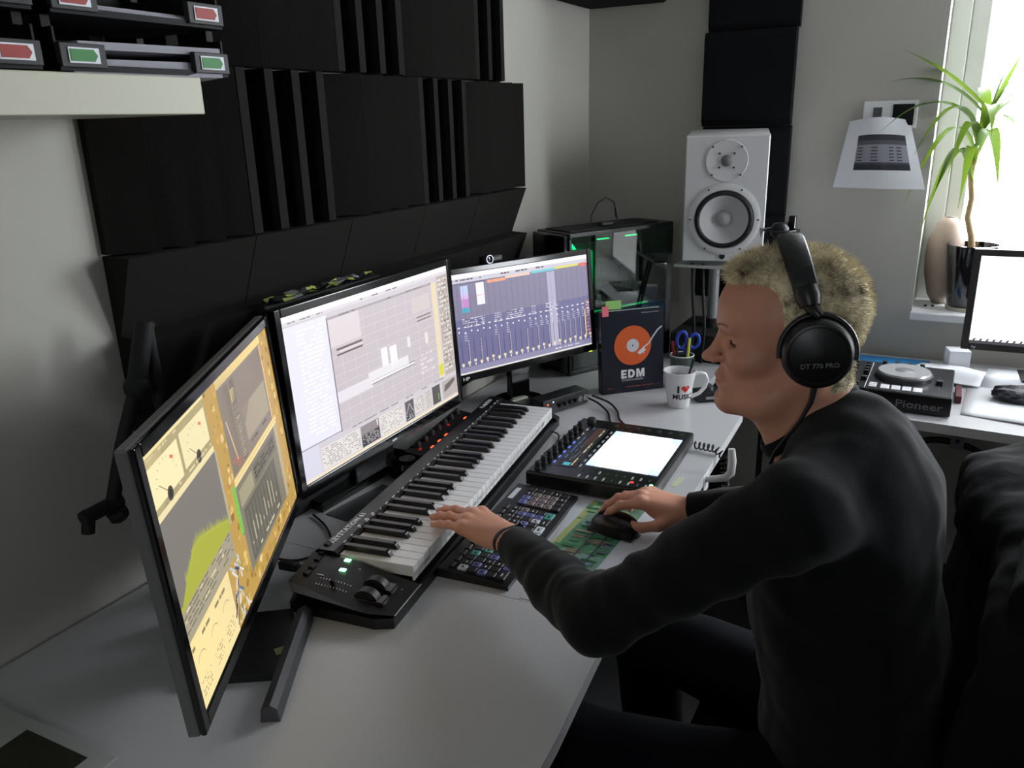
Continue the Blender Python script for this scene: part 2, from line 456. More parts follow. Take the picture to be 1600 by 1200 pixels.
# ================================================================== monitors
SCR = attr_mat('screen_picture', 1.0)
def screen_matrix(x, y, z, yaw, tilt):
    """origin at screen centre, local x right, y up, z toward the viewer"""
    r = Vector((math.cos(yaw), math.sin(yaw), 0)); nrm = Vector((math.sin(yaw), -math.cos(yaw), 0))
    up = Vector((0, 0, 1)) * math.cos(tilt) - nrm * math.sin(tilt)
    return frame((x, y, z), r, up)
def monitor_body(t, M, W, H, bz, bzb, th, m=GLOSS, capm=None, bd=.012):
    b = MB()
    o = .0; X, Yt, Yb = W / 2 + bz, H / 2 + bz, H / 2 + bzb
    b.bevbox(-X, -W / 2, -Yb, Yt, -bd, .004, .002).bevbox(W / 2, X, -Yb, Yt, -bd, .004, .002)
    b.bevbox(-W / 2, W / 2, H / 2, Yt, -bd, .004, .002).bevbox(-W / 2, W / 2, -Yb, -H / 2, -bd, .004, .002)
    b.box(-W / 2, W / 2, -H / 2, H / 2, -bd, -.003 if bd > .008 else -.001)
    b.build('bezel', m, t, M=M)
    c = MB(); e_ = .002 if bd > .008 else -.0004; c.bevbox(-X + e_, X - e_, -Yb + e_, Yt - e_, -th, -bd - .0003, .006 if bd > .008 else .003)
    c.bevbox(-X * .55, X * .55, -Yb * .55, Yt * .55, -th - .022, -th, .01)
    c.build('rear_shell', capm or m, t, M=M)
W1, H1 = .600, .3375
# --- left monitor
Mm = screen_matrix(.326, .781, 1.024, 2.125, .062)
t = thing('monitor', 'angled monitor nearest the camera showing meters and a green spectrum on autumn wallpaper', 'monitor', (.30, .76, .74))
Ml = t.matrix_world
bpy.context.view_layer.update()
L1 = T(-.30, -.76, -.74) @ Mm
SHELL1 = mat('monitor_shell_grey', (104, 104, 100), 0.45, noise=0.04)
monitor_body(t, L1, W1, H1, .017, .021, .019, GLOSS, SHELL1, .003)
P = Picture(W1, H1)
R = random.Random(3)
P.rect(0, 0, 1, 1, (196, 158, 82)).up()
for i in range(700):   # autumn leaves wallpaper
    x, y, s = R.random(), R.random(), R.uniform(.006, .02)
    if (.36 < x < .47) or x > .88 or (y > .62 and x > .28) or y > .9:
        c = R.choice([(214, 172, 84), (180, 134, 52), (226, 196, 120), (150, 120, 50), (204, 160, 96), (232, 206, 148), (176, 150, 60), (190, 140, 90)])
        P.poly([(x + s * math.cos(a + i) * R.uniform(.6, 1), y + 1.6 * s * math.sin(-(a + i)) * R.uniform(.6, 1)) for a in (0, 1.2, 2.6, 3.9, 5.1)], c)
P.up().rect(0, 0, .37, .225, (246, 226, 160)).rect(0, .018, .37, .225, (122, 114, 98)).rect(0, .225, .37, .25, (244, 228, 178))
P.up().rect(.0, .055, .175, .20, (252, 238, 186)).rect(.19, .05, .36, .19, (246, 232, 182)).scribble(.02, .023, .2, .042, (214, 200, 160), rows=1, seed=4)
P.up()
for cx in (.09, .275):
    for k in range(9):
        a = math.radians(200 + k * 17.5); P.line([(cx + .055 * math.cos(a), .175 + .10 * math.sin(a)), (cx + .062 * math.cos(a), .175 + .113 * math.sin(a))], .0008, (150, 130, 90))
    P.line([(cx + .035, .088), (cx + .05, .098)], .004, (226, 120, 96)); P.line([(cx, .195), (cx - .045, .135)], .001, (120, 100, 70))
    P.disc(cx, .20, .009, (70, 64, 58)); P.disc(cx, .20, .005, (30, 30, 30))
P.scribble(.02, .205, .36, .222, (230, 216, 170), rows=1, seed=5)
P.rect(0, .25, .37, .59, (128, 123, 116)).rect(.365, .25, .38, .59, (186, 176, 150)).up()
sp = [(.0, .60), (.03, .53), (.07, .515), (.10, .49)]
xx = .10
while xx < .365:
    sp.append((xx, .49 - .07 * (xx - .10) / .1 if xx < .2 else .42 + .4 * (xx - .2)))
    sp.append((xx + .003, sp[-1][1] - R.uniform(-.02, .05))); xx += .006
sp = [(min(a, .37), max(b, .26)) for a, b in sp] + [(.37, .585), (.20, .60)]
P.poly([(.0, .58), (.02, .58), (.07, .52), (.10, .49), (.13, .455), (.18, .46), (.26, .50), (.30, .52), (.365, .56), (.365, .60), (.0, .60)][::-1], (176, 180, 66))
for i in range(44):
    a = .06 + i * .007; base = np.interp(a, [.06, .10, .13, .18, .26, .30, .365], [.52, .49, .455, .46, .50, .52, .56])
    P.poly([(a, base + .01), (a + .007, base + .01), (a + .0035, base - R.uniform(.008, .04))], (182, 186, 72))
P.up().rect(0, .60, .36, .72, (172, 162, 138)).up().scribble(.01, .605, .35, .70, (112, 104, 88), rows=5, seed=8, fill=.7, h=.3).scribble(.01, .61, .35, .70, (228, 214, 176), rows=3, seed=18, fill=.3, h=.3)
P.rect(0, .72, .285, 1, (250, 228, 160)).rect(0, .735, .285, 1, (242, 222, 166)).up()
for k in range(3):
    for q in range(8):
        a = math.radians(200 + q * 17); cx = .05 + k * .09; P.line([(cx + .025 * math.cos(a), .84 + .035 * math.sin(a)), (cx + .025 * math.cos(a + .3), .84 + .035 * math.sin(a + .3))], .0009, (140, 126, 90))
    P.scribble(.02 + k * .09, .90, .08 + k * .09, .97, (176, 158, 116), rows=4, seed=30 + k, fill=.6, h=.45)
P.scribble(.01, .75, .28, .78, (150, 138, 100), rows=1, seed=41)
for i in range(26):   # blue picture on the wallpaper
    x, y = R.uniform(.30, .385), R.uniform(.71, .99); P.line([(x, y), (x + R.uniform(-.03, .03), y + R.uniform(.02, .06))], .004, R.choice([(96, 116, 152), (196, 204, 214), (64, 74, 104), (226, 226, 220)]))
P.rect(.46, 0, .895, .45, (142, 130, 118)).rect(.46, 0, .905, .045, (252, 222, 150)).rect(.47, .06, .55, .44, (116, 104, 96)).rect(.62, .06, .885, .22, (146, 132, 124)).up()
P.rect(.63, .23, .87, .39, (170, 156, 134)).rect(.565, .06, .60, .44, (122, 110, 100)).rect(.885, .05, .895, .45, (228, 192, 140)).rect(.56, .10, .59, .16, (220, 206, 140)).poly([(.63, .31), (.63, .23), (.70, .23)], (142, 130, 120))
for k in range(18): P.rect(.568, .18 + k * .014, .598, .187 + k * .014, (206, 192, 164))
P.scribble(.475, .38, .55, .44, (214, 110, 84), rows=3, seed=50).scribble(.66, .405, .87, .43, (92, 84, 76), rows=1, seed=51)
P.line([(.485, .2), (.52, .40)], .004, (226, 190, 150))
P.rect(.455, .455, .915, .49, (250, 224, 160)).rect(.455, .468, .915, .474, (170, 140, 100)).rect(.45, .49, .91, .90, (134, 128, 112)).up()
P.rect(.47, .52, .60, .60, (170, 162, 130)).rect(.48, .62, .82, .88, (106, 102, 92)).rect(.88, .49, .91, .9, (190, 172, 140)).rect(.426, .47, .452, .70, (134, 196, 84)).rect(.62, .51, .86, .60, (116, 110, 98)).up()
for k in range(10): P.line([(.50 + k * .031, .64), (.50 + k * .031, .86)], .0012, (160, 152, 132)); P.rect(.497 + k * .031, .66 + .15 * R.random(), .505 + k * .031, .69 + .15 * R.random() * .2 + .1, (196, 186, 158))
P.scribble(.48, .855, .82, .88, (214, 204, 170), rows=1, seed=55).scribble(.62, .53, .85, .59, (70, 66, 60), rows=3, seed=56)
P.build('screen', SCR, t, L1 @ T(-W1 / 2, H1 / 2, .0))
# stand: foot bar parallel to the screen plus neck
st = MB(); d = Vector((-.53, .85, 0)).normalized(); nrm = Vector((.85, .53, 0)).normalized()
neck = Vector((.33, .78, 0)) - Vector((.30, .76, 0)) - nrm * .06
st.bevbox(-.045, .045, -.018, .018, .012, .26, .005, M=T(neck.x, neck.y, 0) @ rot('Z', 2.125)).build('neck', PLASTIC, t)
fb = MB(); c0 = Vector((.468, .650, 0)) - Vector((.30, .76, 0)); c1 = c0 + Vector((-.50, .85, 0)).normalized() * .245
fr = frame((c0.x, c0.y, 0), c1 - c0, Vector((0, 0, 1)).cross(c1 - c0))
fb.prism([(-.014, 0), (.014, 0), (.011, .021), (-.002, .028), (-.011, .021)], 0, .245, 'x', M=fr)
fb.build('foot_bar', mat('foot_metal', (84, 84, 88), 0.35, metal=0.4, noise=0.05), t)
pl = MB(); pl.prism([(-.075, -.085), (.055, -.085), (.075, .0), (.05, .085), (-.07, .075), (-.10, 0)], 0, .014, 'z', M=T(neck.x + .04, neck.y + .015, 0) @ rot('Z', 2.125 - PI / 2))
pl.build('base_plate', PLASTIC, t)
p2 = MB(); p2.tube([(neck.x - .02, neck.y, .008), (neck.x - .13, neck.y + .0, .008)], .02, 12); p2.build('rear_foot', PLASTIC, t)
tag(MB().bevbox(-.018, .018, -.009, .009, 0, .0008, .0003).build('sticker', mat('sticker_yellowgreen', (122, 126, 78), 0.7, noise=.05), t, M=T(.087, .012, .0146) @ rot('Z', 1.0)), 'pale green sticker on the stand base')

# --- middle monitor
t = thing('monitor', 'middle monitor showing a pale arrangement window with device panels along the bottom', 'monitor', (.147, 1.382, .74))
L2 = T(-.147, -1.382, -.74) @ screen_matrix(.147, 1.382, 1.026, 1.599, .052)
monitor_body(t, L2, W1, H1, .017, .024, .035, GLOSS)
P = Picture(W1, H1)
P.rect(0, 0, 1, 1, (214, 207, 214)).up()
P.rect(0, 0, 1, .035, (250, 246, 250)).rect(0, .035, 1, .055, (226, 220, 226)).rect(0, .065, .215, .80, (238, 236, 250)).rect(.0, .78, .09, 1, (222, 220, 236)).rect(.215, .085, .87, .80, (206, 196, 202)).up()
P.scribble(.02, .040, .2, .052, (120, 112, 120), rows=1, seed=1).scribble(.35, .036, .75, .052, (130, 122, 130), rows=1, seed=2, fill=.4)
P.scribble(.06, .10, .19, .75, (252, 250, 255), rows=26, seed=3, fill=.8).rect(.213, .085, .218, .80, (120, 112, 124)).rect(.0, .79, .215, .797, (150, 144, 160))
P.rect(.22, .10, .39, .27, (228, 218, 222)).rect(.22, .085, .87, .10, (176, 166, 172)).scribble(.22, .088, .87, .098, (84, 78, 84), rows=1, seed=12)
for k in range(11): P.rect(.22, .16 + k * .058, .87, .1625 + k * .058, (232, 224, 228))
for k in range(9): P.rect(.27 + k * .068, .11, .272 + k * .068, .80, (226, 214, 220))
P.up().rect(.245, .287, .39, .300, (110, 96, 96)).rect(.245, .322, .39, .334, (110, 96, 96)).rect(.26, .305, .39, .315, (232, 224, 226))
P.rect(.745, .29, .85, .298, (122, 108, 108)).rect(.745, .315, .85, .323, (122, 108, 108)).rect(.72, .15, .85, .26, (218, 206, 206))
P.rect(.49, .40, .53, .52, (250, 246, 248)).rect(.545, .41, .59, .55, (250, 246, 248)).rect(.40, .52, .66, .59, (240, 236, 240)).rect(.665, .40, .685, .47, (240, 236, 240)).rect(.79, .42, .81, .50, (240, 232, 226)).rect(.22, .55, .42, .62, (236, 230, 238))
P.rect(.41, .578, .70, .582, (96, 110, 104)).rect(.41, .600, .70, .604, (96, 110, 104)).rect(.41, .586, .70, .597, (246, 246, 246)).scribble(.74, .56, .84, .72, (236, 228, 232), rows=5, seed=6, fill=.5)
P.rect(.87, .09, .905, .80, (238, 222, 188)).rect(.915, .06, .995, .80, (190, 178, 172)).up().rect(.872, .70, .905, .78, (226, 220, 60)).scribble(.918, .08, .99, .78, (238, 230, 222), rows=22, seed=7, fill=.6).scribble(.918, .09, .99, .77, (110, 100, 96), rows=16, seed=77, fill=.25, h=.3)
P.scribble(.23, .805, .90, .815, (96, 90, 96), rows=1, seed=8, fill=.8)
for (a, b, c) in [(.095, .21, (234, 228, 226)), (.215, .31, (232, 226, 222)), (.43, .52, (232, 226, 222)), (.525, .59, (232, 226, 224)), (.665, .735, (224, 216, 214)), (.745, .79, (216, 208, 206))]:
    P.rect(a, .835, b, .975, c).up(); P.scribble(a + .004, .845, b - .003, .97, (150, 142, 142), rows=9, seed=int(a * 100), fill=.55, h=.4); P.lev -= 1
P.rect(.315, .835, .425, .895, (150, 140, 142)).rect(.315, .895, .425, .975, (62, 60, 66)).rect(.60, .835, .66, .93, (96, 92, 98)).rect(.60, .93, .66, .975, (50, 50, 54)).rect(.80, .835, .86, .97, (88, 84, 84)).rect(.88, .835, .995, .97, (190, 180, 176)).up()
P.scribble(.32, .90, .42, .97, (214, 208, 208), rows=6, seed=9, fill=.6, h=.4).scribble(.602, .935, .658, .972, (220, 216, 216), rows=3, seed=10, fill=.6).rect(.412, .84, .418, .88, (240, 240, 236))
P.line([(.603, .92), (.615, .90), (.63, .855), (.645, .90), (.657, .925)], .0016, (220, 220, 220)).rect(.843, .90, .848, .95, (110, 214, 70)).poly([(.89, .92), (.90, .87), (.93, .86), (.97, .845), (.98, .85), (.98, .87), (.94, .90)], (108, 102, 100))
P.rect(0, .982, 1, .996, (250, 232, 196))
P.build('screen', SCR, t, L2 @ T(-W1 / 2, H1 / 2, .0))
MB().bevbox(-.06, .06, -.016, .016, .012, .22, .005, M=T(-.075, 0, 0) @ rot('Z', PI / 2)).build('neck', PLASTIC, t)
MB().prism([(-.12, -.19), (-.04, -.20), (-.03, .0), (-.035, .12), (-.12, .12)], 0, .022, 'z').build('base_plate', GLOSS, t)
tag(MB().box(-.009, .009, -.002, .002, 0, .0006).build('maker_badge', INKW, t, M=L2 @ T(0, -H1 / 2 - .013, .0042)), 'small grey badge on the lower bezel')

# --- far monitor
t = thing('monitor', 'smaller far monitor showing a violet mixer with many faders, webcam on top', 'monitor', (.207, 1.963, .74))
W3, H3 = .476, .26775
L3 = T(-.207, -1.963, -.74) @ screen_matrix(.207, 1.963, 1.0215, 1.143, .098)
monitor_body(t, L3, W3, H3, .016, .020, .040, GLOSS)
P = Picture(W3, H3)
P.rect(0, 0, 1, 1, (118, 112, 148)).up()
P.rect(0, 0, 1, .045, (246, 242, 250)).rect(0, .045, 1, .09, (206, 200, 214)).rect(.0, .09, 1, .105, (92, 86, 112)).rect(0, .095, 1, .45, (126, 120, 150)).rect(0, .45, 1, .93, (104, 100, 146)).rect(0, .93, 1, .985, (140, 136, 170)).rect(0, .985, 1, 1, (236, 230, 226))
P.up().scribble(.0, .055, .2, .08, (60, 54, 70), rows=1, seed=3).scribble(.34, .05, .66, .08, (70, 56, 60), rows=1, seed=4, fill=.8)
P.rect(.24, .10, .37, .13, (246, 160, 120)).rect(.37, .09, .55, .115, (240, 200, 180)).rect(.56, .085, .74, .11, (110, 200, 214)).rect(.74, .08, .93, .105, (220, 214, 90)).rect(.94, .08, .99, .12, (226, 100, 90))
P.rect(.055, .12, .105, .33, (214, 190, 236)).rect(.055, .25, .105, .34, (196, 120, 190)).rect(.055, .34, .105, .385, (60, 170, 196)).rect(.055, .12, .105, .20, (190, 214, 248)).rect(.16, .11, .215, .33, (244, 240, 250)).rect(.675, .12, .735, .92, (178, 172, 202))
P.line([(0, .235), (.26, .235), (.26, .12)], .0012, (190, 90, 130)).line([(.96, .12), (.99, .12), (.99, .24)], .0012, (210, 90, 110))
for k in range(24): P.rect(.03 + k * .042, .11, .0315 + k * .042, .94, (78, 72, 104))
P.up()
for (a, b) in [(.05, .20), (.27, .32), (.36, .48), (.54, .575), (.65, .75)]: P.scribble(a, .445, b, .545, (230, 226, 238), rows=5, seed=int(a * 100), fill=.75, h=.45).scribble(a, .45, b, .54, (50, 46, 60), rows=5, seed=int(a * 100) + 1, fill=.4, h=.3)
for k in range(24):
    x = .012 + k * .042
    P.rect(x, .52, x + .018, .532, (236, 232, 240)).disc(x + .008, .57 + .012 * (k % 2), .0028, (230, 226, 240), 8)
    if k > 11 or k in (1, 6, 8): P.scribble(x, .59, x + .022, .68, (222, 218, 232), rows=4, seed=k, fill=.6, h=.4)
    P.rect(x + .015, .66, x + .0175, .90, (52, 48, 70))
    if k % 5 in (1, 3) or k > 14:
        for q in range(14): P.rect(x + .02, .67 + q * .017, x + .026, .676 + q * .017, (232, 226, 206))
    P.disc(x + .015, .90 - .012 * (k % 3), .0045, (246, 232, 196), 10).rect(x + .012, .90, x + .020, .925, (240, 226, 190))
P.rect(.955, .60, .962, .90, (240, 226, 140)).scribble(.965, .5, .995, .9, (240, 150, 120), rows=10, seed=61, fill=.5)
P.scribble(.70, .95, .9, .97, (240, 236, 246), rows=1, seed=62)
P.build('screen', SCR, t, L3 @ T(-W3 / 2, H3 / 2, .0))
rz3 = 1.143
MB().bevbox(-.035, .035, -.012, .012, .012, .20, .004, M=rot('Z', rz3) @ T(0, .045, 0)).build('neck', GLOSS, t)
MB().lathe([(.001, 0), (.115, 0), (.12, .006), (.11, .014), (.001, .020)], 40, M=T(-.04, .02, 0) @ Matrix.Diagonal((.68, .68, 1, 1))).build('base_plate', GLOSS, t, smooth=True)
lettering('SyncMaster' if False else 'HP', .012, L3 @ T(-W3 / 2 + .004, -H3 / 2 - .015, .0045), t, INKW, bold=.0002, stretch=1.5, name='maker_badge')
tag(MB().bevbox(-.006, .006, -.0012, .0012, 0, .001, .0004).build('power_light', mat('led_yellowgreen', (30, 30, 10), emit=(220, 255, 40), estr=2.0), t, M=L3 @ T(W3 / 2 - .01, -H3 / 2 - .020, .004)), 'glowing yellow-green power light')
# webcam on the far monitor
Mw = screen_matrix(.207, 1.963, 1.0215, 1.143, .098) @ T(-.095, H3 / 2 + .016, -.004)
t = thing('webcam', 'small black webcam with a silver lens ring clipped on top of the far monitor', 'webcam', M=Mw)
MB().bevbox(-.032, .032, .001, .020, -.022, .004, .006).build('body', PLASTIC, t)
MB().bevbox(-.014, .014, .0005, .006, -.03, -.02, .002).bevbox(-.014, .014, -.03, .004, -.05, -.042, .003).box(-.012, .012, .0005, .005, -.044, -.02).build('clip', PLASTIC, t)
l = MB().lathe([(.0125, 0), (.0135, .012), (.0115, .016), (.0095, .016), (.0085, .010), (.0001, .009)], 28, M=T(-.022, .012, .002)).build('lens_ring', mat('lens_silver', (120, 122, 128), .25, metal=.8, noise=.05), t, smooth=True)
MB().lathe([(.0001, .0093), (.0082, .0093), (.006, .0125), (.0001, .0135)], 24, M=T(-.022, .012, .002)).build('lens', mat('lens_glass', (8, 8, 12), .05, coat=1.0, noise=.02), l, smooth=True)

# things lying on top of / behind the middle monitor (a dark box with a glossy yellow-green leaflet)
t = thing('small_parcel', 'dark packet with a crumpled glossy yellow-green wrapper behind the middle monitor top', 'packet', (.0625, 1.32, .95))
MB().bevbox(-.011, .011, -.20, .17, -.21, .252, .004).build('carton', MATTE, t)
b = MB(); R = random.Random(5)
PK = [[Vector((-.011 + .03 * i / 5, -.18 + .33 * j / 12, .254 + R.uniform(0, .012))) for j in range(13)] for i in range(6)]
V = [[b.bm.verts.new(p) for p in row] for row in PK]
for i in range(5):
    for j in range(12):
        b.mi = 1 if (i + j * 3) % 7 < 2 else (2 if (i * 2 + j) % 5 == 0 else 0); b._f([V[i][j], V[i + 1][j], V[i + 1][j + 1], V[i][j + 1]])
b.build('wrapper', [mat('wrap_black', (22, 24, 22), .15, noise=.1), mat('wrap_yellow', (150, 160, 80), .2, noise=.1), mat('wrap_silver', (130, 136, 136), .2, noise=.1)], t)

# ================================================================== piano keyboard
KM = frame((.471, 1.001, .74), (-.151, .9885, 0), (-.9885, -.151, 0))
t = thing('piano_keyboard', 'black piano keyboard with 61 keys in front of the monitors, played by the man', 'keyboard', M=KM)
KB = mat('midi_case', (17, 17, 19), .38, noise=.08, nscale=250)
KEYW = mat('key_white', (222, 222, 222), .3, noise=.015); KEYB = mat('key_black', (14, 14, 15), .28, noise=.05)
b = MB()
b.prism([(-.110, .02), (-.098, -.010), (.872, -.012), (.880, .02), (.872, .185), (.86, .196), (-.075, .196), (-.105, .185)], .0, .020, 'z')     # pan under the keys
b.prism([(.147, .02), (.196, .02), (.196, .058), (.187, .066), (.155, .066), (.147, .0615)], -.004, .872, 'x')                                 # strip behind the keys
b.prism([(-.014, .02), (.10, .02), (.10, .052), (.020, .040), (-.012, .026)], .8475, .872, 'x')
b.prism([(.10, .02), (.147, .02), (.147, .0615), (.10, .052)], .8475, .872, 'x')
b.build('case', KB, t)
# control end: a sloping slab whose outer side drops away
b = MB()
tp = [(-.006, -.014, .030), (-.006, .10, .0545), (-.006, .196, .060), (-.09, .194, .049), (-.112, .175, .046), (-.115, .03, .032), (-.100, -.010, .026)]
bt = [(-.006, -.010, .0), (-.006, .10, .0), (-.006, .192, 0), (-.06, .180, 0), (-.072, .16, 0), (-.075, .03, 0), (-.066, .004, 0)]
A = [b.bm.verts.new(p) for p in bt]; B = [b.bm.verts.new(p) for p in tp]; b._f(A[::-1]); b._f(B)
for i in range(7): b._f([A[i], A[(i + 1) % 7], B[(i + 1) % 7], B[i]])
b.build('control_panel', KB, t)
def panel_z(x, y): return .030 + (y + .014) * .2 + (x + .006) * .10 if y < .1 else .0545 + (y - .1) * .06 + (x + .006) * .12
nw = 36; kw = .845 / nw
for i in range(nw):
    m = MB(); x0, x1 = i * kw + .0006, (i + 1) * kw - .0006
    m.bevbox(x0, x1, 0, .146, .0375, .0590, .0012, 2).box(x0 + .0005, x1 - .0005, .0, .003, .030, .045)
    m.build('white_key', KEYW, t)
for o_ in range(5):
    for k, off in ((0, -.0022), (1, .0022), (3, -.003), (4, 0), (5, .003)):
        xc = (o_ * 7 + k + 1) * kw + off
        m = MB(); w_ = .0056
        m.prism([(.0505, .0592), (.146, .0592), (.146, .0700), (.0605, .0705), (.0560, .0680)], xc - w_, xc + w_, 'x')
        bmesh.ops.bevel(m.bm, geom=m.bm.edges[:], offset=.0009, segments=1, affect='EDGES')
        m.build('black_key', KEYB, t)
for wx, wy in ((-.046, .048), (-.078, .048)):   # pitch and modulation wheels
    z = panel_z(wx, wy)
    h = MB().bevbox(wx - .013, wx + .013, wy - .035, wy + .030, z - .004, z + .004, .0015).build('wheel_well', GLOSS, t)
    m = MB().cyl((wx - .008, wy, z - .006), (wx + .008, wy, z - .006), .024, n=36); m.build('wheel', mat('wheel_black', (22, 22, 24), .5, noise=.05), t, smooth=50)
LEDG = mat('led_green', (10, 30, 10), emit=(150, 255, 180), estr=3.0)
for (lx, ly) in ((-.011, .123), (-.037, .118)):
    m = MB().bevbox(lx - .004, lx + .004, ly - .006, ly + .006, panel_z(lx, ly), panel_z(lx, ly) + .003, .001); m.build('lit_button', LEDG, t)
for (lx, ly) in ((.016, .179), (-.004, .178), (-.022, .177), (-.044, .175), (-.062, .174)):
    z = .066 if lx > -.004 else panel_z(lx, ly)
    MB().bevbox(lx - .007, lx + .007, ly - .005, ly + .005, z - .001, z + .003, .001).build('button', RUBBER, t)
for k in range(11):
    y = .086 + k * .0058
    for xx in (-.082, -.066): MB().box(xx - .002, xx + .002, y, y + .0008, panel_z(xx, y), panel_z(xx, y) + .0006).build('tick_mark', INKW, t)
for (x, y, dx, dy) in ((-.06, .150, .0010, .006), (-.005, .135, .001, .006), (-.024, .098, .001, .008), (-.035, .012, .001, .008), (-.085, .010, .001, .006)): MB().box(x, x + dx * 1.5, y - dy, y + dy, panel_z(x, y) - .001, panel_z(x, y) + .0008).build('panel_mark', INKW, t)
MB().bevbox(-.077, -.071, .112, .120, panel_z(-.074, .116) - .001, panel_z(-.074, .116) + .008, .001).build('fader', RUBBER, t)
MB().box(-.1, .0, -.0142, -.0128, .0262, .0272).build('front_edge_line', INKW, t)
R = random.Random(9)
x = .03
while x < .84:
    w_ = R.uniform(.004, .014); MB().box(x, x + w_, .1535, .1552, .0645, .0664).build('strip_mark', INKW, t); x += w_ + R.uniform(.01, .03)
for x in (.09, .118, .143): MB().box(x, x + .008, .1575, .161, .0655, .0666).build('strip_mark', INKW, t)
lettering('KEYSTATION 61', .0155, T(.020, .1705, .0662), t, INKW, bold=.0003, stretch=1.12)
lettering('M-AUDIO', .0155, T(.775, .1705, .0662), t, INKW, bold=.0004, stretch=1.1)
b = MB().tube([(-.020, .196, .03), (-.018, .245, .030)], .006, 10).bevbox(-.027, -.010, .225, .262, .022, .038, .003)
b.build('usb_plug', RUBBER, t)

# ================================================================== pad controller
PM = frame((.7385, 1.497, .74), (-.045, .999, 0), (-.999, -.045, 0))
t = thing('pad_controller', 'black pad controller with a grid of glowing white pads beside the keyboard', 'controller', M=PM)
PW, PD, PH = .372, .296, .0375
b = MB().bevbox(0, PW, 0, PD, .004, PH, .004); b.build('case', mat('push_case', (15, 16, 17), .3, noise=.08), t)
MB().box(.006, PW - .006, .006, PD - .006, PH, PH + .0008).build('face_plate', mat('push_face', (10, 22, 18), .22, noise=.05), t)
PADL = mat('pad_lit', (200, 205, 215), emit=(236, 242, 255), estr=1.1); PADB = mat('pad_lit_blue', (150, 170, 230), emit=(190, 208, 255), estr=1.2)
px0, px1, py0, py1 = .080, .306, .012, .182; n = 8
for i in range(n):
    for j in range(n):
        x0 = px0 + (px1 - px0) * i / n; y0 = py0 + (py1 - py0) * j / n
        ww, hh = (px1 - px0) / n, (py1 - py0) / n
        edge = (i in (0, 7) and j in (0, 7)) or (j == 7 and i == 0)
        MB().bevbox(x0 + .0017, x0 + ww - .0017, y0 + .0006, y0 + hh - .0006, PH, PH + .0028, .0009).build('pad', PADB if edge else PADL, t)
# display
MB().box(.055, .318, .197, .248, PH + .0006, PH + .0016).build('display_glass', mat('push_glass', (5, 8, 8), .08, noise=.02), t)
D = Picture(.25, .044)
D.rect(0, 0, 1, 1, (14, 20, 22)).up().scribble(.02, .08, .98, .2, (74, 110, 170), rows=1, seed=3, fill=.5).scribble(.02, .75, .95, .9, (196, 190, 150), rows=1, seed=4, fill=.7).rect(.0, .72, 1, .74, (150, 130, 90))
D.scribble(.12, .3, .5, .65, (120, 130, 130), rows=3, seed=5, fill=.5, h=.3).rect(.52, .3, .98, .66, (64, 44, 38)).rect(.0, .30, .07, .66, (70, 170, 190))
D.build('display', SCR, t, T(.061, .244, PH + .0018))
KN = MB()
for i in range(9):
    x = .022 + i * .034; k = MB().lathe([(.0085, 0), (.0085, .004), (.0070, .005), (.0065, .018), (.0055, .019), (.0001, .019)], 20, M=T(x, .274, PH)); k.build('encoder_knob', RUBBER, t, smooth=True)
MB().lathe([(.012, 0), (.0115, .010), (.010, .012), (.0001, .012)], 24, M=T(.345, .262, PH)).build('encoder_knob', RUBBER, t, smooth=True)
LW = mat('button_lit', (70, 70, 72), emit=(190, 200, 205), estr=.35)
LBL = mat('button_lit_blue', (60, 70, 140), emit=(110, 130, 240), estr=.8)
for i in range(8):
    MB().bevbox(.066 + i * .031, .080 + i * .031, .252, .256, PH, PH + .002, .0006).build('button', LBL if i < 5 else LW, t)
    MB().bevbox(.066 + i * .031, .080 + i * .031, .188, .192, PH, PH + .002, .0006).build('button', LW, t)
R = random.Random(12)
for j in range(9):
    for x in (.014, .044):
        k = R.random() < .6
        MB().bevbox(x, x + .014, .020 + j * .019, .024 + j * .019, PH, PH + .0018, .0006).build('button', LW if k else RUBBER, t)
for j in range(7): MB().bevbox(.332, .350, .020 + j * .028, .030 + j * .028, PH, PH + .0018, .0006).build('button', RUBBER, t)
for (x, y, c) in ((.030, .012, LEDG), (.030, .055, mat('led_red_small', (80, 10, 10), emit=(230, 60, 50), estr=1.5))):
    MB().lathe([(.0042, 0), (.0042, .002), (.0001, .0025)], 16, M=T(x, y, PH)).build('round_button', c, t)

# ================================================================== shortcut computer keyboard
kx = Vector((.570 + .010, 1.4625, 0)); near = Vector((.606 + .006, 1.085, 0))
dx = (kx - near).normalized(); KM2 = frame((near.x, near.y, .74), dx, Vector((0, 0, 1)).cross(dx))
t = thing('computer_keyboard', 'black computer keyboard with colour coded shortcut keys under the left hand', 'keyboard', M=KM2)
LK, DK = .385, .141
MB().prism([(0, 0), (DK, 0), (DK, .018), (0, .009)], 0, LK, 'x').build('base', mat('kb_case', (17, 18, 20), .35, noise=.08), t)
MB().box(LK - .075, LK - .022, DK - .017, DK - .006, .0172, .0182).build('sticker', mat('label_light', (196, 202, 208), .5, noise=.02), t)
KCOL = {'k': mat('cap_black', (20, 20, 22), .5, noise=.08), 'b': mat('cap_blue', (92, 98, 150), .5, noise=.04), 't': mat('cap_teal', (70, 150, 140), .5, noise=.04),
        'w': mat('cap_white', (190, 200, 206), .5, noise=.04), 'g': mat('cap_greybrown', (116, 104, 104), .5, noise=.04)}
R = random.Random(21)
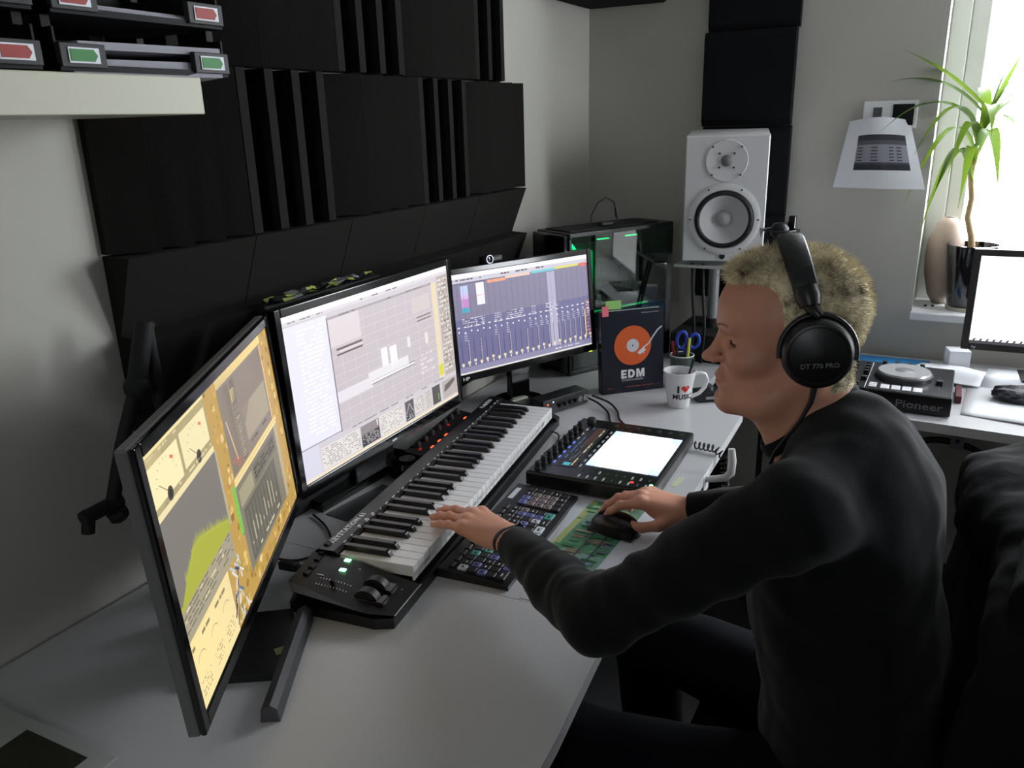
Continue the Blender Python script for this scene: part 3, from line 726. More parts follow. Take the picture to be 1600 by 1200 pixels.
def cap(x, y, w_, h_, c):
    z = .009 + (y + h_ / 2) / DK * .009
    k = MB().bevbox(x + .0011, x + w_ - .0011, y + .0010, y + h_ - .0010, z - .001, z + .0045, .0011, 1).build('keycap', KCOL[c], t)
    if R.random() < .45 and c == 'k':
        MB().box(x + w_ * .3, x + w_ * .62, y + h_ * .45, y + h_ * .58, z + .0045, z + .0048).build('legend', INKW, k)
    elif c != 'k' : MB().box(x + w_ * .3, x + w_ * .6, y + h_ * .4, y + h_ * .6, z + .0045, z + .0048).build('legend', INKB, k)
rowh = .0190
for j in range(5):
    ncol = 15 if j else 9; wk = .270 / ncol
    for i in range(ncol):
        c = 'k' if (ncol == 9 and i in (3, 4)) else R.choice('kkkkkkbbwtgkbk')
        cap(.010 + i * wk, .012 + j * rowh, wk, rowh, c)
for i in range(12): cap(.010 + i * .0225, .012 + 5 * rowh + .006, .0205, .012, 'k')
for j in range(5):
    for i in range(4): cap(.293 + i * .0205, .012 + j * rowh, .0205, rowh, 'g' if i < 3 and 1 <= j <= 3 else ('b' if j == 4 and i in (0, 1) else 'k'))

# ================================================================== mouse, mat
mm = MB()
o = MB().prism([(.572, 1.485), (.775, 1.478), (.792, 1.21), (.806, 1.085), (.64, 1.075)], .7401, .7412, 'z').build('desk_mat', mat('mat_white', (196, 200, 208), .25, noise=.03, nscale=30), None)
tag(o, 'white laminated sheet with a blurry green picture lying under the mouse', 'mat')
R = random.Random(2); D = Picture(.118, .35, .00004)
D.rect(0, 0, 1, 1, (116, 150, 132)).up().up().rect(0, 0, .12, 1, (166, 176, 110)).rect(.12, .3, 1, .62, (80, 140, 104)).up().up()
for i in range(90):
    y = R.random(); x = R.random() * .85; D.lev += .5; D.rect(x, y, x + R.uniform(.05, .3), y + R.uniform(.01, .05), R.choice([(70, 132, 92), (54, 120, 70), (120, 152, 150), (86, 104, 112), (150, 160, 130), (60, 76, 96), (130, 120, 100)]) if y > .2 else R.choice([(120, 160, 120), (150, 186, 150), (90, 150, 110)]))
D.up().up().rect(.5, .0, .53, 1, (60, 84, 84)).rect(.75, .4, .78, 1, (60, 70, 90))
D.build('print', attr_mat('printed_ink', emissive=False, rough=.25), o, frame((.612, 1.480, .7414), (.999, -.02, 0), (.055, 1, 0)))
t = thing('computer_mouse', 'black wireless mouse held by the right hand on the desk mat', 'mouse', (.704, 1.370, .7414), PI - .12)
b = MB()
prof = [(1.0, .002), (1.0, .008), (.975, .016), (.92, .023), (.82, .0295), (.66, .0345), (.45, .0375), (.2, .0388), (.0001, .039)]
rings = []
for (k_, z_) in prof:
    ring_ = []
    for i in range(40):
        a = 2 * PI * i / 40; ca, sa = math.cos(a), math.sin(a)
        x = .054 * math.copysign(abs(ca) ** .85, ca); y = .0325 * math.copysign(abs(sa) ** .8, sa) * (1 - .12 * ca * ca) * (1 - .06 * ca)
        ring_.append(b.bm.verts.new((x * k_ - .004 * (1 - k_), y * k_, z_ * (1 - .22 * max(x * k_ / .054, 0) ** 1.5 - .10 * max(-x * k_ / .054, 0) ** 2))))
    rings.append(ring_)
for A, B in zip(rings, rings[1:]):
    for i in range(40): b._f([A[i], A[(i + 1) % 40], B[(i + 1) % 40], B[i]])
b._f(rings[0][::-1])
o = b.build('shell', mat('mouse_black', (12, 12, 14), .3, noise=.05), t, smooth=60)
MB().bevbox(-.050, .050, -.029, .029, 0, .0045, .002).build('base', PLASTIC, t)
MB().cyl((.030, -.004, .0290), (.030, .004, .0290), .0075, n=20).build('scroll_wheel', RUBBER, t, smooth=50)
# ================================================================== small gear behind the keyboard
t = thing('effects_unit', 'low black box with glowing red buttons right behind the piano keyboard', 'controller', M=KM)
MB().prism([(.203, 0), (.262, 0), (.262, .047), (.215, .040), (.203, .034)], .490, .800, 'x').build('case', MATTE, t)
LEDR = mat('led_red', (60, 8, 4), emit=(255, 74, 40), estr=4.0)
for x in (.549, .5905, .632, .758): MB().bevbox(x - .008, x + .008, .208, .219, .036, .0415, .0015).build('lit_button', LEDR, t)
for i, x in enumerate((.53, .57, .61, .65, .69, .73, .77)):
    MB().lathe([(.008, 0), (.0075, .003), (.006, .014), (.0001, .0145)], 18, M=T(x, .245, .0445)).build('knob', mat('knob_grey', (58, 58, 62), .4, noise=.05), t, smooth=True)
for x in (.52, .69): tag(MB().bevbox(x - .004, x + .004, .232, .238, .042, .0455, .001).build('small_light', mat('led_red_dim', (50, 8, 6), emit=(180, 30, 20), estr=.8), t), 'dim red indicator')

t = thing('round_puck', 'round black puck with a silver pattern on top, behind the keyboard', 'puck', (.160, 1.425, .74))
MB().lathe([(.040, 0), (.046, .006), (.047, .030), (.040, .040), (.034, .041), (.0001, .041)], 40).build('housing', GLOSS, t, smooth=35)
b = Picture(.05, .04); b.disc(.5, .5, .019, (84, 86, 90), 28).up().scribble(.2, .25, .8, .75, (20, 20, 22), rows=4, seed=3, fill=.6)
b.build('top_pattern', attr_mat('printed_ink', emissive=False), t, T(-.025, .02, .0413))
o = MB().box(0, .072, 0, .175, 0, .0009).build('postcard', mat('postcard_dark', (62, 64, 66), .35, noise=.6, nscale=60)); o.location = (.118, 1.178, .7405); o.rotation_euler = (0, 0, -.12)
tag(o, 'dark printed card lying on the desk between the middle monitor and keyboard', 'card')

t = thing('audio_interface', 'slim dark audio interface with a tiny red light right of the keyboard', 'audio interface', M=frame((.284, 1.903, .74), (.39, .92, 0), (-.92, .39, 0)))
MB().bevbox(0, .175, .003, .055, .003, .044, .002).build('case', mat('interface_metal', (52, 54, 56), .35, metal=.6, noise=.06), t)
MB().bevbox(.001, .174, 0, .003, .002, .045, .001).build('front_panel', PLASTIC, t)
tag(MB().bevbox(.016, .020, -.002, 0, .030, .034, .0005).build('indicator', LEDR, t), 'red light')
tag(MB().bevbox(.036, .040, -.002, 0, .034, .038, .0005).build('indicator', mat('led_white', (90, 90, 90), emit=(220, 230, 240), estr=1.4), t), 'white light')
for i in range(4): MB().cyl((.062 + i * .02, 0, .022), (.062 + i * .02, -.011, .022), .0065, .0058, 18).build('knob', RUBBER, t, smooth=50)
for i in range(2): MB().lathe([(.0085, 0), (.0085, .003), (.005, .003), (.0045, .0005), (.0001, .0005)], 20, M=T(.142 + i * .021, 0, .022) @ rot('X', PI / 2)).build('jack', STEEL, t, smooth=40)
o = MB().bevbox(-.03, .03, -.009, .009, 0, .008, .002).build('usb_stick', mat('stick_silver', (150, 150, 140), .3, metal=.5, noise=.05)); o.location = (.175, 1.965, .7546); o.rotation_euler = (0, 0, 1.2)
tag(o, 'silver stick lying on the foot of the far monitor', 'usb stick')
def cable(name, label, pts, r, m=RUBBER, sub=6, cat='cable', group=None):
    P = [Vector(p) for p in pts]; out = []
    for i in range(len(P) - 1):
        p0, p1, p2, p3 = P[max(i - 1, 0)], P[i], P[i + 1], P[min(i + 2, len(P) - 1)]
        for k in range(sub):
            u = k / sub
            out.append(.5 * ((2 * p1) + (p2 - p0) * u + (2 * p0 - 5 * p1 + 4 * p2 - p3) * u * u + (3 * p1 - p0 - 3 * p2 + p3) * u ** 3))
    out.append(P[-1])
    o = MB().tube(out, r, 8).build(name, m, smooth=60)
    return tag(o, label, cat, group)
cable('cable', 'black cable from the audio interface along the pad controller, front one', [(.363, 2.04, .765), (.40, 2.03, .756), (.44, 2.00, .7445), (.47, 1.94, .7445), (.50, 1.90, .7445), (.60, 1.888, .7445)], .003)
cable('cable', 'black cable from the audio interface to the pad controller, rear one', [(.365, 2.065, .765), (.42, 2.06, .752), (.46, 2.02, .7445), (.49, 1.96, .7445), (.54, 1.915, .7445), (.64, 1.900, .7445), (.70, 1.885, .7445)], .003)
cable('cable', 'short black cable curving out of the far end of the piano keyboard', [(.318, 1.80, .748), (.38, 1.79, .748), (.402, 1.74, .745), (.405, 1.66, .745)], .0022)
cable('cable', 'thin black cable looping on the desk behind the left monitor', [(.10, 1.16, .744), (.16, 1.13, .744), (.205, 1.09, .744), (.218, 1.04, .744), (.20, 1.00, .744), (.15, .985, .744)], .0022)

# ================================================================== microphone arm at the left wall
t = thing('boom_arm', 'black jointed arm with a clamp hanging at the wall behind the left monitor', 'boom arm', (.10, .76, .74))
o_ = Vector((.10, .76, .74))
def rel(*a): return [Vector(p) - o_ for p in a]
MB().tube(rel((.10, .845, .742), (.10, .835, 1.24)), .011, 12).build('upright', MATTE, t, smooth=50)
MB().bevbox(-.03, .03, .05, .12, 0, .02, .004).build('desk_mount', MATTE, t)
MB().tube(rel((.10, .835, 1.24), (.10, .80, 1.145)), .015, 12).build('upper_arm', MATTE, t, smooth=50)
MB().ball(Vector((.10, .800, 1.14)) - o_, .021, 16).build('joint', MATTE, t, smooth=True)
MB().tube(rel((.10, .80, 1.145), (.10, .755, 1.055), (.10, .722, .972)), .011, 12).build('lower_arm', MATTE, t, smooth=50)
MB().tube(rel((.10, .735, .970), (.10, .668, .966)), .012, 12).cyl(*rel((.10, .680, .975), (.10, .672, .94)), .010, n=12).build('clamp', MATTE, t, smooth=50)
MB().lathe([(.014, 0), (.017, .004), (.017, .014), (.012, .018), (.0001, .018)], 8, M=T(0, -.030, .200) @ rot('X', .4)).build('clamp_knob', MATTE, t)

# ================================================================== tower computer
D_, C_, A_ = Vector((.200, 2.275, 0)), Vector((.406, 2.668, 0)), Vector((.049, 2.344, 0))
PCM = frame((D_.x, D_.y, .74), C_ - D_, A_ - D_)
t = thing('tower_computer', 'black tower computer with a glass side glowing green inside, behind the book', 'computer', M=PCM)
LL, WW, HH = .445, .170, .458
CASE = mat('pc_case', (24, 25, 28), .4, noise=.06)
b = MB(); b.bevbox(0, LL, 0, WW, HH - .018, HH, .004).bevbox(0, LL, 0, WW, .0, .018, .004)
b.bevbox(LL - .03, LL, 0, WW, .018, HH - .018, .002).bevbox(0, .012, 0, WW, .018, HH - .018, .002).bevbox(.012, LL - .03, WW - .01, WW, .018, HH - .018, .001)
b.build('case', CASE, t)
MB().bevbox(-.022, .0, .004, WW - .004, .01, HH - .004, .006).build('front_panel', GLOSS, t)
MB().bevbox(.02, LL - .05, .02, WW - .02, HH, HH + .004, .002).build('top_mesh', MATTE, t)
MB().box(.012, LL - .03, -.004, -.0005, .012, HH - .012).build('side_glass', thin_glass('pc_glass', (190, 200, 196), .10), t)
MB().box(.05, LL - .05, WW - .018, WW - .012, .08, HH - .06).build('main_board', mat('board_green', (50, 110, 84), .5, noise=.3, nscale=40), t)
GRG = mat('green_glow', (5, 40, 20), emit=(20, 255, 140), estr=5.0); GRD = mat('green_dim', (5, 60, 35), .4, emit=(10, 190, 100), estr=1.8)
for i, (x, z) in enumerate(((.035, .36), (.035, .20))):
    b = MB(); b.tube([(x + .0 + .02, .085 + .058 * math.cos(a * PI / 16), z + .058 * math.sin(a * PI / 16)) for a in range(32)], .0048, 8, closed=True)
    f = b.build('fan', GRG if i == 0 else GRD, t, smooth=60)
    b = MB().cyl((x + .005, .085, z), (x + .025, .085, z), .018, n=16)
    for k in range(7):
        M = T(x + .014, .085, z) @ rot('X', k * 2 * PI / 7); b.box(-.002, .002, -.010, .010, .018, .054, M=M @ rot('Z', .6))
    b.build('rotor', MATTE, f)
b = MB().bevbox(.10, .36, .02, WW - .03, .175, .215, .004); g = b.build('graphics_card', mat('card_black', (20, 26, 24), .3, noise=.1), t); MB().box(.11, .35, .018, .0195, .192, .198).build('light_strip', GRD, g)
MB().bevbox(.19, .28, .07, WW - .03, .26, .35, .004).build('cooler', mat('cooler_dark', (18, 40, 32), .3, noise=.2, nscale=20), t)
MB().bevbox(.12, .17, .09, WW - .02, .23, .38, .002).build('memory', GRD, t)
MB().bevbox(.30, .34, .05, WW - .02, .24, .37, .002).build('heat_sink', mat('sink_silver', (150, 155, 158), .3, metal=.5, noise=.05), t)
for x in (.12, .24): MB().box(x, x + .045, .004, .014, HH - .030, HH - .0275).build('light_strip', GRG, t)
MB().bevbox(.02, LL - .04, .01, WW - .02, .018, .10, .003).build('reflection_shroud', mat('shroud_reflection_grey', (96, 100, 102), .4, noise=.05), t)  # light grey panel added to imitate pale reflections in the side glass
b = MB().tube([(.16, .05, .24), (.17, .03, .18), (.20, .02, .12), (.21, .02, .10)], .006, 8); b.build('cable', INKW, t, smooth=60)
def pcp(x, y, z): return tuple(PCM @ Vector((x, y, z)))
t = thing('usb_adapter', 'small black adapter with a looping cable on top of the tower computer', 'adapter', M=PCM @ T(.20, .06, HH + .0045))
MB().bevbox(-.03, .02, -.014, .014, 0, .012, .003).build('body', PLASTIC, t)
MB().tube([(.02, .0, .006), (.045, .0, .008), (.055, .01, .03), (.045, .015, .07), (.015, .02, .085), (-.02, .02, .07), (-.045, .02, .035), (-.05, .02, .002)], .0025, 8).build('cable', RUBBER, t, smooth=60)
MB().cyl((.053, .009, .022), (.050, .012, .050), .006, .0045, 12).build('plug', PLASTIC, t)

# ================================================================== book
BX = Vector((.511 - .365, 2.287 - 2.144, 0)).normalized(); lean = math.radians(4)
upb = (Vector((0, 0, 1)) * math.cos(lean) + Vector((-BX.y, BX.x, 0)) * math.sin(lean))
BM_ = frame((.365, 2.144, .74), BX, upb)     # local x right, y up, z toward the viewer
t = thing('book', 'dark blue music book with an orange vinyl record cover standing before the tower computer', 'book', M=BM_)
BW, BH, BT = .202, .252, .030
MB().bevbox(0, BW, 0, BH, -.002, 0, .0008).bevbox(0, BW, 0, BH, -BT, -BT + .002, .0008).bevbox(0, .002, 0, BH, -BT, 0, .0008).build('cover', mat('book_blue', (22, 25, 38), .28, noise=.05), t)
MB().box(.002, BW - .004, .003, BH - .003, -BT + .0022, -.0022).build('pages', mat('page_edges', (206, 220, 212), .8, noise=.03), t)
D = Picture(BW, BH, .00015)
v = D; cx, cy = .50, .43
D.disc(cx, cy, .0600, (204, 92, 46), 48).up().disc(cx, cy, .0200, (196, 196, 200), 32).up().disc(cx, cy, .0025, (40, 30, 30), 12)
D.build('record_print', attr_mat('printed_ink', emissive=False, rough=.25), t, T(0, BH, .0003)); D = Picture(BW, BH, .00015); D.lev = 3
D.line([(.97, .23), (.90, .27), (.82, .35), (.76, .42), (.66, .47)], .0042, (206, 206, 212)).up().poly([(.57, .52), (.61, .55), (.71, .50), (.67, .46)][::-1], (206, 206, 212)).line([(.66, .51), (.68, .54)], .002, (206, 206, 212))
D.build('tonearm_print', attr_mat('printed_ink', emissive=False, rough=.25), t, T(0, BH, .0003)); D = Picture(BW, BH, .00015); D.lev = 1
D.rect(.64, .040, .92, .052, (120, 122, 134)).scribble(.08, .925, .92, .945, (150, 74, 50), rows=1, seed=5, fill=.9)
D.build('cover_print', attr_mat('printed_ink', emissive=False, rough=.25), t, T(0, BH, .0003))
LE = [[(0, 0), (.70, 0), (.70, .24), (.28, .24), (.28, .39), (.64, .39), (.64, .61), (.28, .61), (.28, .76), (.70, .76), (.70, 1), (0, 1)],
      [(0, 0), (.42, 0), (.66, .08), (.82, .26), (.88, .5), (.82, .74), (.66, .92), (.42, 1), (0, 1)],
      [(0, 0), (.26, 0), (.26, .60), (.42, .0), (.62, .0), (.78, .60), (.78, 0), (1.04, 0), (1.04, 1), (.70, 1), (.52, .42), (.34, 1), (0, 1)]]
for poly, x0 in zip(LE, (.062, .0845, .1115)):
    o = MB().prism([(x0 + px * .0255, .045 + py * .0260) for px, py in poly], .0004, .0009, 'z').build('letter', INKW, t)
MB().prism([(.0845 + px * .0255, .045 + py * .0260) for px, py in [(.28, .24), (.42, .24), (.54, .34), (.59, .5), (.54, .66), (.42, .76), (.28, .76)]], .0009, .0011, 'z').build('letter_counter', mat('book_blue', (22, 25, 38), .28), t)
lettering('KOMPONIEREN', .0085, T(.064, .036, .0006), t, mat('ink_grey', (150, 150, 158), .5, noise=.02), bold=.0002, stretch=1.18)
o = MB().box(0, .020, 0, .030, 0, .0004).build('sticky_note', mat('note_pink', (232, 112, 128), .7, noise=.03), M=BM_ @ T(.004, BH - .014, .0012)); tag(o, 'pink sticky note peeking over the book top', 'sticky note')
o = MB().box(0, .050, 0, .050, 0, .0004).build('sticky_note', mat('note_green', (140, 190, 104), .7, noise=.03), M=BM_ @ T(.028, BH - .024, -BT - .0006)); tag(o, 'light green sticky note standing behind the book top', 'sticky note')

# ================================================================== pen cup
t = thing('pen_cup', 'grey-green pen cup with a white rim between book and mug', 'cup', (.552, 2.325, .74))
CUPM = mat('cup_greygreen', (74, 86, 80), .35, noise=.05)
MB().lathe([(.0001, 0), (.032, 0), (.036, .10), (.0345, .10), (.031, .004), (.0001, .004)], 32, cap=False).build('cup_body', CUPM, t, smooth=40)
MB().tube([(.0355 * math.cos(a * PI / 20), .0355 * math.sin(a * PI / 20), .1005) for a in range(40)], .0018, 6, closed=True).build('rim', WHITEPL, t, smooth=60)
sc_ = thing('scissors', 'blue handled scissors standing in the pen cup', 'scissors', M=T(.556, 2.318, .746) @ rot('Z', .45) @ rot('Y', .10))
b = MB()
for s_ in (-1, 1):
    MB().prism([(-.004 * s_, 0), (.006 * s_, .06), (.002 * s_, .10), (-.006 * s_, .06)], -.0012 + s_ * .0013, .0012 + s_ * .0013, 'y').build('blade', STEEL, sc_)
    MB().tube([(s_ * .019 + .0145 * math.cos(a * PI / 12), 0, .142 + (.024 - s_ * .002) * math.sin(a * PI / 12)) for a in range(24)], .0052, 8, closed=True).tube([(0, 0, .095), (s_ * .010, 0, .122)], .005, 8).build('handle', mat('scissors_blue', (30, 62, 168), .35, noise=.05), sc_, smooth=60)
for i, (dx, dy, rx, ry, c, L, nm) in enumerate(((-.018, .006, .06, -.12, (150, 36, 34), .135, 'red pen leaning left in the pen cup'), (.018, -.014, -.05, .05, (214, 214, 60), .150, 'yellow marker in front of the blue scissors in the pen cup'), (-.008, -.016, .08, -.03, (24, 24, 28), .13, 'black pen beside the scissors in the pen cup'), (.010, .016, -.1, .06, (36, 120, 74), .14, 'green pen behind the scissors in the pen cup'))):
    p = thing('pen', nm, 'pen', M=T(.552 + dx * .8, 2.325 + dy * .8, .7465) @ rot('X', rx) @ rot('Y', ry))
    MB().cyl((0, 0, 0), (0, 0, L * .75), .0042, n=10).build('barrel', mat('pen_col%d' % i, c, .35, noise=.03), p, smooth=50)
    MB().cyl((0, 0, L * .75), (0, 0, L), .0046, .0040, 10).build('cap', mat('pen_col%d' % i, c, .35), p, smooth=50)

# ================================================================== mug
t = thing('mug', 'white conical mug with a red heart and music lettering near the desk corner', 'mug', (.597, 2.150, .74))
MUGM = mat('mug_white', (220, 220, 222), .15, noise=.01, coat=.5)
mp = [(.0001, .0), (.030, .0), (.032, .004), (.0345, .03), (.041, .07), (.0465, .106), (.0445, .1065), (.038, .07), (.0315, .03), (.029, .007), (.0001, .006)]
MB().lathe(mp, 48, cap=False).build('mug_body', MUGM, t, smooth=50)
hd = Vector((.883, .466, 0)).normalized() ; az = math.atan2(hd.y, hd.x)
MB().tube([(.040 * 1, 0, .090), (.055, 0, .098), (.072, 0, .093), (.080, 0, .076), (.074, 0, .054), (.058, 0, .036), (.036, 0, .026)], [.0058] * 7, 10).build('handle', MUGM, t, smooth=60, M=rot('Z', az))
MB().lathe([(.0001, .082), (.0405, .082)], 32, cap=False).build('coffee', mat('coffee', (60, 40, 28), .2, noise=.05), t)
def wrap(o, zc, a0):
    """bend flat lettering (x right, y up) round the mug wall, middle at angle a0"""
    for v in o.data.vertices:
        x, y, z = v.co; zz = zc + y; r = np.interp(zz, [0, .03, .07, .106], [.032, .0345, .041, .0465]) + .0004 + max(z, 0)
        a = a0 + x / r; v.co = (r * math.cos(a), r * math.sin(a), zz)
face = math.atan2(-2.15, 1.22 - .597) + .30
i1 = lettering('I', .030, Matrix.Identity(4), t, INKB, align='CENTER', bold=.0010, stretch=1.3); wrap(i1, .050, face - .34)
m1 = lettering('MUSIC', .021, Matrix.Identity(4), t, INKB, align='CENTER', bold=.0005); wrap(m1, .030, face + .05)
hb = MB(); pts = [(.0125 * math.sin(a) ** 3, .0115 * (13 * math.cos(a) - 5 * math.cos(2 * a) - 2 * math.cos(3 * a) - math.cos(4 * a)) / 15) for a in [2 * PI * k / 40 for k in range(40)]]
vs = [hb.bm.verts.new((x, y, 0)) for x, y in pts]; c_ = hb.bm.verts.new((0, 0, 0))
for k in range(40): hb._f([c_, vs[(k + 1) % 40], vs[k]])
ho = hb.build('heart', mat('heart_red', (206, 30, 26), .35, noise=.03), t, normals=False); wrap(ho, .062, face + .18)
t = thing('spoon', 'dark metal spoon standing in the white mug', 'spoon', M=T(.603, 2.150, .749) @ rot('Y', .22) @ rot('X', -.1))
MB().ball((0, 0, .012), .012, 14, (.8, .35, 1.2)).build('bowl', STEEL, t, smooth=True)
MB().tube([(0, 0, .02), (0, .0, .07), (0, 0, .135)], [.0022, .0025, .004], 8).build('handle', DARKMET, t, smooth=50)
t = thing('pocket_recorder', 'small black device with silver knobs lying behind the mug', 'recorder', (.665, 2.235, .74), .6)
MB().bevbox(-.045, .045, -.026, .026, 0, .032, .004).build('body', PLASTIC, t)
for i in range(3): MB().cyl((.0, -.012 + i * .012, .032), (.0, -.012 + i * .012, .046), .0048, n=14).build('knob', STEEL, t, smooth=50)
MB().box(-.02, .02, -.0266, -.026, .010, .018).build('badge', mat('ink_grey', (150, 150, 158), .5), t)

# ================================================================== speaker + stand
SM_ = frame((.592, 2.590, 1.278), (math.cos(.22), math.sin(.22), 0), Vector((0, -.05, 1)))
t = thing('studio_speaker', 'white studio speaker with a big round woofer on a pole stand', 'speaker', M=SM_)
CAB = mat('speaker_white', (214, 214, 216), .45, noise=.015)
b = MB().bevbox(-.125, .125, -.195, .195, -.29, -.024, .004, 2)
hc = (0.0, -.060); hr_ = .0905
ang = sorted([2 * PI * k / 64 for k in range(64)] + [math.atan2(sy * .195 - hc[1], sx * .125 - hc[0]) % (2 * PI) for sx in (-1, 1) for sy in (-1, 1)])
R0, R1, R2, R3 = [], [], [], []
for a in ang:
    c, s_ = math.cos(a), math.sin(a); tt = min([x for x in ((.125 / c if c > 1e-6 else 9), (-.125 / c if c < -1e-6 else 9), ((.195 - hc[1]) / s_ if s_ > 1e-6 else 9), ((-.195 - hc[1]) / s_ if s_ < -1e-6 else 9))])
    ox, oy = hc[0] + c * tt, hc[1] + s_ * tt
    R0.append(b.bm.verts.new((ox, oy, -.024))); R1.append(b.bm.verts.new((ox, oy, -.004)))
    R2.append(b.bm.verts.new((max(-.1215, min(.1215, ox)), max(-.1915, min(.1915, oy)), 0))); R3.append((c, s_))
I0 = [b.bm.verts.new((hc[0] + c * hr_, hc[1] + s_ * hr_, 0)) for c, s_ in R3]; I1 = [b.bm.verts.new((hc[0] + c * hr_, hc[1] + s_ * hr_, -.0235)) for c, s_ in R3]
for L_ in ((R0, R1), (R1, R2), (R2, I0), (I0, I1)):
    for k in range(len(ang)): j = (k + 1) % len(ang); b._f([L_[0][k], L_[0][j], L_[1][j], L_[1][k]])
b.build('cabinet', CAB, t, smooth=30)
def ring(prof, cy, name, m, seg=48, par=None): return MB().lathe(prof, seg, M=T(0, cy, 0), cap=False).build(name, m, par or t, smooth=50)
ring([(.112, .0005), (.112, .003), (.104, .0065), (.093, .007), (.090, .003)], -.060, 'woofer_frame', CAB)
ring([(.0905, .004), (.086, .010), (.080, .0105), (.075, .004)], -.060, 'surround', mat('surround_rubber', (18, 18, 20), .5, noise=.05))
ring([(.0755, .004), (.050, -.008), (.024, -.018)], -.060, 'cone', mat('cone_white', (196, 196, 198), .5, noise=.02))
ring([(.026, -.017), (.022, -.009), (.012, -.004), (.0001, -.002)], -.060, 'dust_cap', mat('dustcap_grey', (176, 176, 178), .5, noise=.02))
ring([(.064, .0005), (.062, .0035), (.040, .0015), (.018, .0008)], .120, 'waveguide', CAB)
ring([(.018, .001), (.015, .006), (.0001, .0085)], .120, 'tweeter', mat('tweeter_grey', (120, 120, 124), .5, noise=.05), 24)
for (x, y) in ((-.043, .162), (.043, .162), (-.043, .078), (.043, .078), (-.022, .142), (.022, .142), (.022, .100), (-.022, .100), (-.050, .032), (.050, .032), (-.104, -.060), (.104, -.060), (-.055, -.152), (.055, -.152)):
    MB().lathe([(.0030, 0), (.0030, .0075), (.0001, .0080)], 10, M=T(x, y, 0)).build('screw', DARKMET, t)
MB().bevbox(-.013, .013, -.189, -.165, 0, .0015, .0006).build('badge_plate', CAB, t)
MB().lathe([(.0095, 0), (.0095, .003), (.0001, .0035)], 24, M=T(0, -.177, 0)).build('badge', mat('badge_dark', (40, 42, 50), .3, metal=.6, noise=.1), t)
t = thing('speaker_stand', 'grey pole stand under the white speaker', 'speaker stand', (.535, 2.735, .74))
bs = MB().bevbox(-.105, .12, -.14, .13, 0, .095, .004); bs.build('base_box', MATTE, t)
MB().cyl((0, 0, .095), (0, 0, .125), .030, n=24).build('collar', MATTE, t, smooth=50)
MB().cyl((0, 0, .12), (0, 0, .316), .0185, n=28).build('pole', mat('pole_grey', (146, 148, 152), .35, metal=.2, noise=.04), t, smooth=50)
MB().bevbox(-.105, .105, -.13, .13, .316, .326, .002).build('top_plate', CAB, t, M=T(0, 0, .0) )
for x_, l_ in ((.50, 'left'), (.535, 'right')):
    cable('speaker_cable', 'black cable hanging behind the pen cup, %s one' % l_, [(x_ - .01, 2.62, 1.07), (x_, 2.60, .98), (x_ + .015, 2.58, .86), (x_ + .01, 2.57, .745)], .005)

# ================================================================== microphone on a floor stand behind the head
t = thing('microphone', 'black condenser microphone in a shock mount just behind his head', 'microphone', (.793, 2.43, 1.185))
MB().lathe([(.0001, -.045), (.022, -.043), (.024, .0), (.024, .012)], 24, cap=False).build('body', MATTE, t, smooth=50)
MB().lathe([(.024, .012), (.026, .02), (.026, .034), (.018, .046), (.0001, .050)], 24, cap=False).build('grille', mat('grille_dark', (46, 46, 50), .35, metal=.7, noise=.2, nscale=400), t, smooth=50)
for z in (-.030, .028): MB().tube([(.045 * math.cos(a * PI / 16), .045 * math.sin(a * PI / 16), z) for a in range(32)], .0028, 8, closed=True).build('shock_ring', DARKMET, t, smooth=60)
for k in range(6):
    a = k * PI / 3; a2 = a + PI / 6
    MB().tube([(.045 * math.cos(a), .045 * math.sin(a), -.03), (.026 * math.cos(a2), .026 * math.sin(a2), 0), (.045 * math.cos(a), .045 * math.sin(a), .028)], .0016, 6).build('elastic', INKB, t)
for (x, y) in ((-.052, 0), (.052, .01)): MB().prism([(x, .005), (x * .8, .03), (x * 1.1, .032)], y - .002, y + .002, 'y').build('clip', STEEL, t)
ts = thing('microphone_stand', 'thin black microphone stand behind the seated man', 'microphone stand', (.776, 2.47, 0))
MB().cyl((0, 0, .03), (0, 0, 1.215), .009, n=14).build('pole', MATTE, ts, smooth=50)
MB().lathe([(.0001, 0), (.075, 0), (.075, .01), (.02, .03), (.0001, .03)], 32).build('base', MATTE, ts, smooth=40)
MB().bevbox(.034, .054, -.014, .014, 1.205, 1.250, .004).build('thumb_screw', GLOSS, ts)
MB().tube([(0, 0, 1.215), (.02, -.005, 1.225), (.040, 0, 1.228)], .005, 8).build('mount_arm', STEEL, ts)

# ================================================================== wall: sockets and taped sheet
t = thing('wall_socket', 'white double socket plate with dark inserts above the taped sheet', 'socket', (.935, YB, 1.476))
MB().bevbox(0, .158, -.009, 0, 0, .085, .003).build('plate', WHITEPL, t)
MB().bevbox(.030, .056, -.011, -.008, .018, .066, .001).build('switch_insert', mat('socket_grey', (76, 80, 80), .5, noise=.05), t)
MB().bevbox(.087, .148, -.011, -.008, .010, .074, .001).build('socket_insert', GLOSS, t)
t = thing('wall_sheet', 'curling white sheet with a dark printed table taped to the wall', 'paper', (.868, YB - .003, 1.296))
def wallpap(u, v):
    x0, x1 = .0 + .030 * v, .275 - .070 * v
    return Vector((x0 + (x1 - x0) * u, -.004 - .070 * (1 - v) ** 1.5 * (.35 + .65 * u) - .018 * math.sin(PI * u) * 1.0, .205 * v - .012 * u * v * 0 + .012 * math.sin(PI * u) * v))
MB().grid(wallpap, 20, 20).build('sheet', PAPER, t, smooth=True)
D = MB(); Dm = []
pr = bpy.data.meshes.new('printed_table'); V = []; F = []; Cc = []
